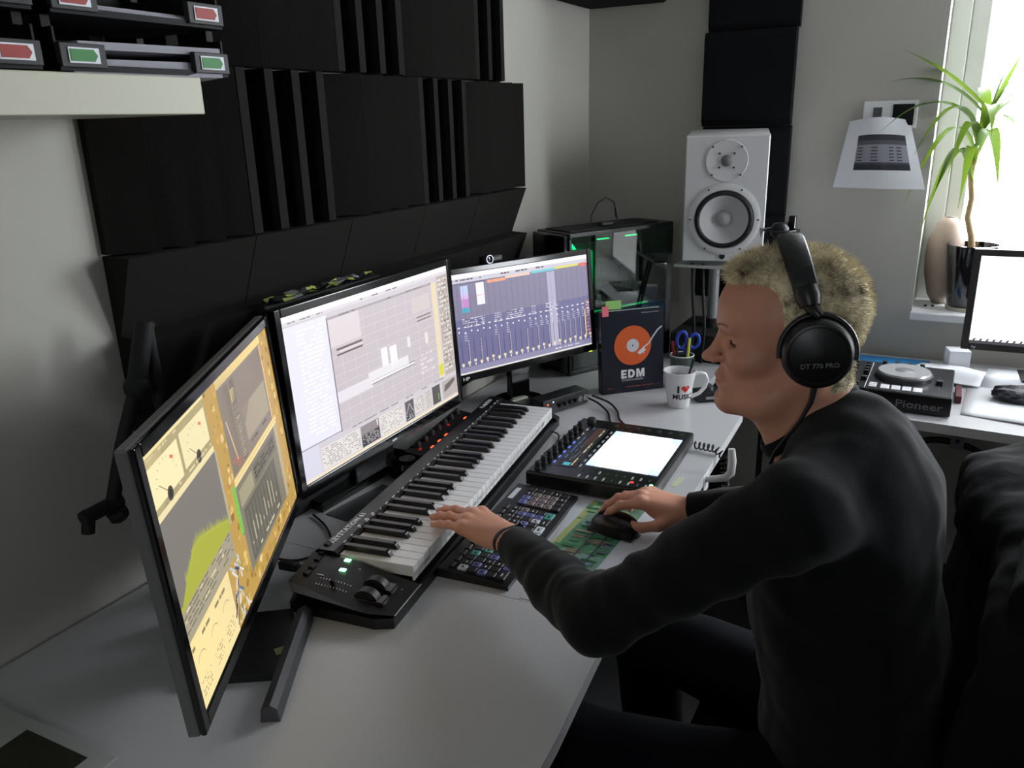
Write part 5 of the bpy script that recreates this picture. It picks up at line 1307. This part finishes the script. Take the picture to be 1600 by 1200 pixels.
man = thing('person', 'seated man with short bleached hair, black sweater and headphones, playing the keyboard', 'person', (1.15, 1.15, 0))
bpy.context.view_layer.update()
SKIN = mat('skin', (208, 150, 126), .48, noise=.10, nscale=35, bump=.12, sss=.25)
hl = make_hand(WR_L, (-.205, .052, .014), (0.05, 0, 1), -1,
               [(.12, (20, 26, 12)), (.02, (10, 10, 8)), (-.05, (9, 10, 8)), (-.12, (8, 8, 6))],
               [(.022, .026, -.010), (.052, .048, -.016), (.080, .058, -.022), (.104, .054, -.026)], EL_L)
hr = make_hand(WR_R, (-.99, -.11, .17), (0.15, 0, 1), 1,
               [(.10, (24, 26, 14)), (.02, (22, 28, 14)), (-.06, (26, 32, 16)), (-.16, (32, 38, 18))],
               [(.020, .028, -.010), (.045, .050, -.022), (.074, .055, -.034), (.097, .046, -.040)], EL_R)
parts = []
parts.append(surface_net(lambda P: smin(head_sdf(to_head(P)), torso_sdf(P, -.012), .03), (.90, 1.02, 1.03), (1.20, 1.28, 1.37), .0026))
hb = surface_net(lambda P: smin(smin(torso_sdf(P, -.012), arm_sdf(P, SH_L, EL_L, WR_L, -.010), .03), arm_sdf(P, SH_R, EL_R, WR_R, -.010), .03), (.60, .80, .44), (1.40, 1.55, 1.10), .008)
parts.append(hb)
lg = lambda P: np.minimum(smin(s_cap(P, HIP_L, KN_L, .078, .055), s_cap(P, KN_L, AN_L, .052, .035), .03), smin(s_cap(P, HIP_R, KN_R, .078, .055), s_cap(P, KN_R, AN_R, .052, .035), .03))
parts.append(surface_net(lg, (.65, .85, .02), (1.35, 1.45, .66), .012))
def around(W_, D_, r=.24): return W_ - r, W_ + r
parts.append(surface_net(hl[0], (.345, 1.00, .76), (.74, 1.24, .90), .0017))
parts.append(surface_net(hr[0], (.635, 1.32, .735), (.98, 1.49, .87), .0017))
body = mesh_obj('body', parts, SKIN, man)
NAIL = mat('nail', (214, 168, 152), .3, noise=.03)
for hd_ in (hl, hr):
    _, chains, tc, H, W_, S = hd_
    for ch, r in zip(chains, (.0066, .0068, .0065, .0058)): mesh_obj('fingernail', [nail_mesh(ch[2], ch[3], H, W_, S, r)], NAIL, man)
    mesh_obj('fingernail', [nail_mesh(tc[2], tc[3], H, W_, S, .0082)], NAIL, man)

# eyes, brows
EYEW = mat('eye_white', (210, 200, 195), .2, noise=.02); IRIS = mat('eye_iris', (60, 66, 70), .15, noise=.05)
for s_ in (1, -1):
    c = from_head((.0640, .0335 * s_, -.006)); g = from_head((.20, .036 * s_, -.050)) - c; g /= np.linalg.norm(g)
    e = MB().ball(c - np.array([1.15, 1.15, 0]), .0112, 20).build('eye', EYEW, man, smooth=True)
    lash = MB()
    for k in range(22):
        u = k / 21; q0 = np.array([.0900, (.0225 + .0265 * u) * s_, -.0040 + .0012 * math.sin(PI * u)])
        for _ in range(12): q0[0] -= head_sdf(q0[None])[0] * .8
        q1 = q0 + np.array([.0026, .0022 * s_ * u, -.0026])
        lash.tube([Vector(from_head(q0) - np.array([1.15, 1.15, 0])), Vector(from_head(q1) - np.array([1.15, 1.15, 0]))], [.0006, .0002], 4, cap=False)
    lash.build('eyelashes', mat('lash_brown', (84, 56, 42), .6, noise=.05), man)
    MB().ball(c - np.array([1.15, 1.15, 0]) + g * .0062, .0058, 14).build('iris', IRIS, e, smooth=True)
    b = MB(); R = random.Random(6 + s_)
    for k in range(90):
        u = R.random(); q = np.array([.0955 - .0135 * u ** 1.4, (.012 + .032 * u) * s_, .0160 + .005 * math.sin(PI * u * .8)])
        for _ in range(6):
            dd = head_sdf(q[None])[0]; q[0] -= dd * .9
        p = Vector(from_head(q) - np.array([1.15, 1.15, 0])); q2 = q + np.array([-.0004, .006 * s_, .0022 * R.uniform(-.3, 1)]); p2 = Vector(from_head(q2) - np.array([1.15, 1.15, 0]))
        b.tube([p, (p + p2) / 2, p2], [.0003, .00025, .0001], 4, cap=False)
    b.build('eyebrow', mat('brow_hair', (186, 138, 108), .6, noise=.1), man)
LIPM = mat('lip', (170, 96, 90), .4, noise=.06, bump=.1, nscale=80, sss=.2)
# lips as a thin coloured skin over the mouth
def lip_fn(q):
    up_ = s_ell(q, (.0892, 0, -.0610), (.0105, .0220, .0047)); lo_ = s_ell(q, (.0876, 0, -.0730), (.0110, .0195, .0055))
    d = smin(up_, lo_, .004); return smax(smax(d, -s_ell(q, (.098, 0, -.067), (.013, .028, .0014)), .003), -(q[:, 0] - .086), .002)
lv = surface_net(lambda P: lip_fn(to_head(P)), from_head((.105, 0, 0)) - [.004, .04, .095], from_head((.08, 0, 0)) + [.005, .04, -.045], .0012)
mesh_obj('lips', [lv], LIPM, man)

# --- hair
HP_ = np.array([(120, 72), (90, 73), (72, 76), (52, 80), (36, 78), (24, 70), (17, 56), (14, 36), (15, 14), (16, -6), (10, -24), (-2, -32), (-26, -28), (-46, -40), (-52, -60), (-56, -74), (-150, -78), (-150, 170), (120, 170)]) * .001
def poly_sd(x, y, poly):
    d = np.full(x.shape, 1e9); ins = np.zeros(x.shape, bool); n = len(poly)
    for i in range(n):
        a, b = poly[i], poly[(i + 1) % n]; e = b - a; wx, wy = x - a[0], y - a[1]
        t = np.clip((wx * e[0] + wy * e[1]) / (e @ e), 0, 1); d = np.minimum(d, (wx - e[0] * t) ** 2 + (wy - e[1] * t) ** 2)
        c = ((a[1] <= y) & (b[1] > y)) | ((a[1] > y) & (b[1] <= y)); xc = a[0] + (y - a[1]) / (e[1] if abs(e[1]) > 1e-9 else 1e-9) * e[0]; ins ^= c & (x < xc)
    return np.where(ins, -1, 1) * np.sqrt(d)
def hair_sdf(P):
    q = to_head(P); h = head_sdf(q, ears=False, nose=False)
    pd = poly_sd(q[:, 0] - .10 * np.abs(q[:, 1]) * (q[:, 2] > .02) * 0, q[:, 2], HP_)
    top = np.clip((q[:, 2] - .01) / .10, 0, 1); fr = np.clip((q[:, 0]) / .09, 0, 1)
    low = np.clip((q[:, 2] + .05) / .05, .25, 1)
    th = np.clip(-pd / .012, 0, 1) ** .7 * (.0042 + .0068 * top + .0025 * top * fr) * np.maximum(low, .55) - .0004
    th = th + np.clip(-pd / .02, 0, 1) * .0011 * wave(P, 260, 1.0)
    return smax(h - th, pd - .001, .003)
HAIRM = bpy.data.materials.new('hair_bleached'); HAIRM.use_nodes = True
nt = HAIRM.node_tree; pb = nt.nodes['Principled BSDF']; pb.inputs['Roughness'].default_value = .55; pb.inputs['Specular IOR Level'].default_value = .3
tc_ = nt.nodes.new('ShaderNodeTexCoord'); n1 = nt.nodes.new('ShaderNodeTexNoise'); n1.inputs['Scale'].default_value = 24; n1.inputs['Detail'].default_value = 6; n1.inputs['Roughness'].default_value = .7
cr = nt.nodes.new('ShaderNodeValToRGB'); cr.color_ramp.elements[0].position = .36; cr.color_ramp.elements[0].color = rgb((92, 74, 56)); cr.color_ramp.elements[1].position = .56; cr.color_ramp.elements[1].color = rgb((236, 224, 190))
nt.links.new(tc_.outputs['Object'], n1.inputs['Vector']); nt.links.new(n1.outputs['Fac'], cr.inputs[0]); nt.links.new(cr.outputs[0], pb.inputs['Base Color'])
hv, hq = surface_net(hair_sdf, (.93, 1.05, 1.13), (1.19, 1.26, 1.375), .0028)
R = np.random.RandomState(5)
q = to_head(hv); pdv = poly_sd(q[:, 0], q[:, 2], HP_); e = .0015
G = np.stack([(hair_sdf(hv + np.eye(3)[k] * e) - hair_sdf(hv - np.eye(3)[k] * e)) for k in range(3)], 1); G /= np.linalg.norm(G, axis=1)[:, None] + 1e-9
outer = head_sdf(q, ears=False, nose=False) > .0008
cand = np.argwhere(outer & (pdv < .0015))[:, 0]; sel = R.choice(cand, 13000)
SV, SF = [], []
for i in sel:
    p = hv[i] + R.uniform(-.0014, .0014, 3); nrm = G[i]; ql = q[i]
    top = np.clip((ql[2] - .02) / .08, 0, 1)
    comb = HR @ np.array([.25 if ql[0] > .03 else -.35, .15 * np.sign(ql[1]), -.35 * (1 - top) - (.5 if ql[2] < 0 else 0)])
    L = (.0055 + .0065 * top + .003 * np.clip(ql[0] / .08, 0, 1)) * R.uniform(.6, 1.3) * np.clip(.35 - pdv[i] / .02, .35, 1)
    d = nrm * R.uniform(.5, .9) + comb * R.uniform(.45, .9) + R.uniform(-.28, .28, 3); d /= np.linalg.norm(d)
    sd = np.cross(d, R.uniform(-1, 1, 3)); sd /= np.linalg.norm(sd) + 1e-9; w_ = .00042
    d2 = d + comb * .35; d2 /= np.linalg.norm(d2); b0 = len(SV)
    p = p - nrm * .0012
    SV += [p - sd * w_, p + sd * w_, p + d * L * .55 + sd * w_ * .8, p + d * L * .55 - sd * w_ * .8, p + d * L * .55 + d2 * L * .45]
    SF += [[b0, b0 + 1, b0 + 2, b0 + 3], [b0 + 3, b0 + 2, b0 + 4]]
me = bpy.data.meshes.new('hair'); me.from_pydata(hv.tolist() + [list(x) for x in SV], [], hq.tolist() + [[a + len(hv) for a in f] for f in SF]); me.materials.append(HAIRM); me.shade_smooth()
o = bpy.data.objects.new('hair', me); COL.objects.link(o); o.parent = man; o.matrix_local = T(-1.15, -1.15, 0)

# --- clothes
KNIT = bpy.data.materials.new('sweater_knit'); KNIT.use_nodes = True
nt = KNIT.node_tree; pb = nt.nodes['Principled BSDF']; pb.inputs['Base Color'].default_value = rgb((19, 20, 22)); pb.inputs['Roughness'].default_value = .95
pb.inputs['Sheen Weight'].default_value = .10; pb.inputs['Sheen Roughness'].default_value = .5; pb.inputs['Specular IOR Level'].default_value = .15
tc_ = nt.nodes.new('ShaderNodeTexCoord'); n1 = nt.nodes.new('ShaderNodeTexNoise'); n1.inputs['Scale'].default_value = 420; bp = nt.nodes.new('ShaderNodeBump'); bp.inputs['Strength'].default_value = .35; bp.inputs['Distance'].default_value = .001
nt.links.new(tc_.outputs['Object'], n1.inputs['Vector']); nt.links.new(n1.outputs['Fac'], bp.inputs['Height']); nt.links.new(bp.outputs['Normal'], pb.inputs['Normal'])
def sweater_sdf(P):
    d = torso_sdf(P, .004, arms=False)
    for s, e_, w_ in ((SH_L, EL_L, WR_L), (SH_R, EL_R, WR_R)):
        cuff = w_ + (e_ - w_) * (.10 if w_ is WR_L else .04)
        a = s_cap(P, s, e_, .060, .052); mid = e_ * .6 + cuff * .4
        a = smin(a, s_cap(P, e_, mid, .053, .048), .02); a = smin(a, s_cap(P, mid, cuff, .046, .034), .015)
        a = smax(a, (P - cuff) @ ((w_ - e_) / np.linalg.norm(w_ - e_)) - .004, .004)
        # folds along and around the arm, bunched at the elbow and cuff
        ax = (w_ - e_) / np.linalg.norm(w_ - e_); t = (P - e_) @ ax
        a = a + .0009 * np.sin(t * 120 + 9 * wave(P, 16, .5)) * np.exp(-(t / .08) ** 2) + .0006 * np.sin(t * 150 + 8 * wave(P, 20, 1.1)) * np.clip(t / .06, 0, 1)
        d = smin(d, a, .035)
    d = d + .0045 * wave(P, 24, .3) + .0025 * wave(P, 52, 1.9)
    ax2 = (P - np.array([1.12, .97, 1.04])) @ np.array([-.55, -.1, -.82])
    d = d + .003 * np.sin(ax2 * 90 + 3 * wave(P, 14, 2.2)) * np.exp(-((P[:, 1] - .96) / .12) ** 2) * np.exp(-((P[:, 2] - .98) / .13) ** 2)
    # hem and open neck
    d = smax(d, .545 - P[:, 2], .01)
    return d
sv = surface_net(sweater_sdf, (.57, .80, .52), (1.42, 1.58, 1.20), .0052)
sw = mesh_obj('sweater', [sv], KNIT, man)
# ribbed collar following the neck
cc = np.array([1.088, 1.150, 1.120]); an = np.array([-.66, 0, .75]); an /= np.linalg.norm(an); e1 = np.array([0, 1.0, 0]); e2 = np.cross(an, e1)
b = MB(); rings = []
for k in range(72):
    a = 2 * PI * k / 72; dr = e1 * math.cos(a) + e2 * math.sin(a); rr = .02
    for _ in range(40): rr += max(float(head_sdf(to_head((cc + dr * rr)[None]))[0]) * -.8, -.004) if head_sdf(to_head((cc + dr * rr)[None]))[0] < .0 else 0
    rings.append([b.bm.verts.new(Vector(cc + dr * (rr + .003 + .0042 * math.cos(q_)) + an * (.011 * math.sin(q_)) - np.array([1.15, 1.15, 0]))) for q_ in [2 * PI * j / 10 for j in range(10)]])
for k in range(72):
    A, B = rings[k], rings[(k + 1) % 72]
    for j in range(10): b._f([A[j], A[(j + 1) % 10], B[(j + 1) % 10], B[j]])
b.build('collar', KNIT, sw, smooth=60, M=T(0, 0, 0) if False else None)
sw.children[0].matrix_local = T(1.15, 1.15, 0)
def jeans_sdf(P):
    d = s_ell(P, (1.195, 1.150, .555), (.142, .188, .110))
    for h, k, a in ((HIP_L, KN_L, AN_L), (HIP_R, KN_R, AN_R)):
        l_ = smin(s_cap(P, h, k, .092, .068), s_cap(P, k, a + [0, 0, .03], .066, .055), .025); d = smin(d, l_, .03)
    return d + .003 * wave(P, 30, .7)
jv = surface_net(jeans_sdf, (.68, .86, .03), (1.38, 1.46, .68), .009)
mesh_obj('jeans', [jv], mat('denim_dark', (10, 11, 18), .9, spec=.15, noise=.2, nscale=300, bump=.2), man)
for A in (AN_L, AN_R):
    f = surface_net(lambda P: smax(smin(s_ell(P, A + [-.06, 0, -.045], (.135, .048, .045)), s_cap(P, A + [0, 0, -.03], A + [0, 0, .03], .045, .045), .03), .008 - P[:, 2], .006), A - [.22, .08, .10], A + [.10, .08, .09], .006)
    mesh_obj('shoe', [f], MATTE, man)

# --- wrist watch
ax = (EL_L - WR_L) / np.linalg.norm(EL_L - WR_L); c0 = WR_L + ax * .010
t = thing('wrist_watch', 'black wrist watch with a tiny steel buckle on the left wrist', 'watch', tuple(c0))
fr = frame((0, 0, 0), Vector((0, 0, 1)).cross(Vector(ax)), Vector(ax).cross(Vector((0, 0, 1)).cross(Vector(ax)).normalized()))
z = Vector(ax); x = Vector((0, 0, 1)).cross(z).normalized(); y = z.cross(x)
Mw = Matrix(((x[0], y[0], z[0], 0), (x[1], y[1], z[1], 0), (x[2], y[2], z[2], 0), (0, 0, 0, 1)))
b = MB(); n = 40
for k in range(n):
    pass
prof = [(.0300, -.010), (.0318, -.009), (.0318, .009), (.0300, .010), (.0290, .009), (.0290, -.009)]
rings = [[b.bm.verts.new(Mw @ Vector((r * math.cos(2 * PI * k / n) * 1.02, r * math.sin(2 * PI * k / n) * .84, zz))) for k in range(n)] for r, zz in prof]
for i in range(len(rings)):
    A, B = rings[i], rings[(i + 1) % len(rings)]
    for k in range(n): b._f([A[k], A[(k + 1) % n], B[(k + 1) % n], B[k]])
b.build('strap', RUBBER, t, smooth=40)
MB().cyl(Mw @ Vector((.024, .012, 0)), Mw @ Vector((.031, .016, 0)), .015, n=32).build('watch_case', GLOSS, t, smooth=40)
MB().bevbox(-.006, .006, -.0035, .0035, -.002, .002, .001, M=Mw @ T(-.030, -.010, .011)).build('buckle', STEEL, t)

# --- headphones
HM = Matrix.Identity(4)
for i in range(3):
    for j in range(3): HM[i][j] = HR[i][j]
    HM[i][3] = HEAD_O[i]
t = thing('headphones', 'large black closed headphones worn over his bleached hair', 'headphones', M=HM)
HPM = mat('headphone_black', (13, 13, 15), .38, noise=.06); PADM = mat('velour_pad', (60, 60, 64), .95, noise=.1)
def cup(s_):
    Mc = T(-.027, .0, .001) @ (rot('X', -PI / 2 * s_)) @ T(0, 0, .074) @ Matrix.Diagonal((.83, .83, 1, 1))
    pdm = MB().lathe([(.026, .0), (.044, -.001), (.0500, .006), (.0515, .013), (.0490, .019), (.026, .019)], 48, M=Mc @ Matrix.Diagonal((1, 1.03, 1, 1)), cap=False).build('ear_pad', PADM, t, smooth=60)
    c = MB().lathe([(.0525, .018), (.0545, .021), (.0545, .029), (.0515, .036), (.0475, .0395), (.044, .0400), (.0425, .0385), (.030, .0415), (.0001, .0430)], 56, M=Mc @ Matrix.Diagonal((1, 1.03, 1, 1)), cap=False).build('ear_cup', HPM, t, smooth=28)
    b = MB()
    # fork: half ring over the upper side of the cup
    pts = [T(-.027, 0, .001) @ Vector((.0472 * math.cos(a), s_ * (.101 - .006 * math.sin(a)), .0500 * math.sin(a))) for a in [(-.15 + (PI + .30) * k / 20) for k in range(21)]]
    b.tube(pts, .0036, 8); b.build('fork', HPM, t, smooth=60)
    return Mc
for s_ in (1, -1): cup(s_)
def band_pt(th, r_=0.0):
    return Vector((-.027 + .033 * max(math.cos(th), 0) ** 1.0, (.097 + r_) * math.sin(th) * (1.0 - .08 * math.cos(th) ** 2), -.002 + (.134 + r_) * max(math.cos(th), 0) ** .72 * 1.0))
b = MB(); rings = []
n = 44
for i in range(n + 1):
    th = math.radians(-62 + 124 * i / n); p = band_pt(th); p1 = band_pt(th + .02); tg = (p1 - p).normalized(); out = Vector((0, math.sin(th), math.cos(th))); out = (out - tg * out.dot(tg)).normalized(); w_ = tg.cross(out)
    u = abs(i / n - .5) * 2; wd = .0175 - .002 * u; tk = .0085 if u < .92 else .006
    rings.append([b.bm.verts.new(p + w_ * (wd * cx) + out * (tk * cy)) for cx, cy in ((-1, -.5), (-.8, -.95), (.8, -.95), (1, -.5), (1, .5), (.8, .95), (-.8, .95), (-1, .5))])
for A, B in zip(rings, rings[1:]):
    for k in range(8): b._f([A[k], A[(k + 1) % 8], B[(k + 1) % 8], B[k]])
b._f(rings[0]); b._f(rings[-1][::-1])
b.build('headband', mat('band_leather', (24, 25, 28), .5, noise=.1, bump=.3, nscale=150), t, smooth=50)
for s_ in (1, -1):
    pA, pB, pC = band_pt(math.radians(58) * s_), band_pt(math.radians(70) * s_), Vector((-.027, s_ * .100, .049))
    MB().tube([pA, (pA + pB) / 2, pB], [.0150, .0165, .0130], 12).build('yoke_block', HPM, t, smooth=50)
    MB().tube([pB, (pB + pC) / 2 + Vector((0, s_ * .003, 0)), pC], [.009, .0075, .006], 10).build('slider', HPM, t, smooth=50)
lettering('DT 770 PRO', .0088, T(-.006, .1172, -.016) @ Matrix(((-1, 0, 0, 0), (0, 0, 1, 0), (0, 1, 0, 0), (0, 0, 0, 1))) @ rot('Z', .08), t, mat('ink_dim', (120, 120, 126), .5), bold=.0001)
b = MB(); cp = [(-.027, .098, -.044), (-.024, .099, -.066), (-.012, .097, -.094), (.006, .088, -.126), (.016, .074, -.150), (.020, .062, -.172)]
b.tube([Vector(p) for p in cp], [.0048, .0035, .0026, .0026, .0026, .0026], 8).build('cable', RUBBER, t, smooth=60)
# ================================================================== office chair with a jacket over the back
t = thing('office_chair', 'black office chair on which the man in the black sweater sits', 'chair', (1.12, 1.15, 0))
CH = mat('chair_fabric', (11, 11, 12), .95, spec=.2, noise=.1, nscale=300, bump=.2)
def csdf(P): return smax(s_ell(P, (.03, 0, .452), (.27, .27, .075)), np.maximum(np.abs(P[:, 0] - .03) - .235, np.abs(P[:, 1]) - .24), .03)
def seat_fn(P):
    q = np.abs(P - np.array([.02, 0, .445])) - np.array([.20, .21, .015]); return np.linalg.norm(np.maximum(q, 0), axis=1) + np.minimum(q.max(1), 0) - .028
def back_fn(P):
    xc = .215 + .10 * (P[:, 2] - .55); cur = .35 * P[:, 1] ** 2
    q = np.abs(np.stack([P[:, 0] - xc + cur, P[:, 1], P[:, 2] - .78], 1)) - np.array([.008, .185, .225]); return np.linalg.norm(np.maximum(q, 0), axis=1) + np.minimum(q.max(1), 0) - .026
def lmesh(name, VQ, m, par):
    me = bpy.data.meshes.new(name); me.from_pydata(VQ[0].tolist(), [], VQ[1].tolist()); me.materials.append(m); me.shade_smooth()
    o = bpy.data.objects.new(name, me); COL.objects.link(o); o.parent = par; return o
lmesh('seat', surface_net(seat_fn, (-.26, -.28, .39), (.28, .28, .50), .01), CH, t)
lmesh('backrest', surface_net(back_fn, (.12, -.24, .50), (.32, .24, 1.06), .01), CH, t)
MB().tube([(.02, 0, .40), (.22, 0, .40), (.265, 0, .50), (.27, 0, .70)], .018, 10).build('back_support', MATTE, t, smooth=60)
MB().cyl((0, 0, .10), (0, 0, .26), .028, n=20).cyl((0, 0, .26), (0, 0, .42), .018, n=20).build('gas_lift', MATTE, t, smooth=50)
for k in range(5):
    a = k * 2 * PI / 5 + .3; e_ = Vector((.29 * math.cos(a), .29 * math.sin(a), .075))
    MB().tube([(0, 0, .11), e_ * .5 + Vector((0, 0, .055)), e_], [.024, .02, .014], 10).build('base_arm', MATTE, t, smooth=60)
    MB().cyl(e_ + Vector((-.018 * math.sin(a), .018 * math.cos(a), -.043)), e_ + Vector((.018 * math.sin(a), -.018 * math.cos(a), -.043)), .030, n=20).build('caster', MATTE, t, smooth=50)
def jacket(P):
    z, y = P[:, 2], P[:, 1]
    top = 1.030 - .06 * ((y - .03) / .28) ** 2 + .012 * wave(P, 11, .4)
    xc = .240 + .10 * (z - .60) - .30 * y ** 2
    th = .052 + .018 * wave(P, 9, 1.3) + .02 * np.clip((z - .9) / .15, 0, 1)
    d = np.maximum(np.maximum(np.abs(P[:, 0] - xc) - th, np.abs(y) - .275 - .02 * wave(P, 8, 2.)), np.maximum(z - top + .05, .40 - z))
    q = np.stack([np.abs(P[:, 0] - xc) - th + .04, np.abs(y) - .235 - .02 * wave(P, 8, 2.), np.maximum(z - top + .045, .44 - z)], 1)
    d = np.linalg.norm(np.maximum(q, 0), axis=1) + np.minimum(q.max(1), 0) - .042
    # sleeve hanging down on the near side and hood lump
    d = smin(d, s_cap(P, (.30, -.25, .98), (.36, -.33, .62), .055, .045), .05)
    d = smin(d, s_cap(P, (.30, .25, .98), (.34, .31, .60), .055, .045), .05)
    d = smin(d, s_ell(P, (.255, .16, .965), (.100, .16, .060)), .06)
    d = smax(d, -(P[:, 0] - (.135 + .10 * (z - .6))), .01)
    inner = back_fn(P) - .004
    return smax(d + .006 * wave(P, 34, .8) + .003 * wave(P, 70, 1.8), -inner, .004) if False else d + .006 * wave(P, 34, .8) + .003 * wave(P, 70, 1.8)
jk = thing('jacket', 'dark jacket hung over the chair back at the right edge behind the man', 'jacket', (1.115, 1.15, 0))
lmesh('jacket_cloth', surface_net(jacket, (.06, -.45, .34), (.55, .45, 1.16), .009), mat('jacket_cloth', (11, 11, 13), .95, noise=.15, nscale=200, bump=.2, spec=.2), jk)
MB().tube([(.395, .02, 1.03), (.41, -.05, .95), (.405, -.10, .85), (.40, -.12, .72)], .003, 6).build('zip', mat('zip_dark', (44, 44, 48), .3, metal=.7, noise=.1), jk)
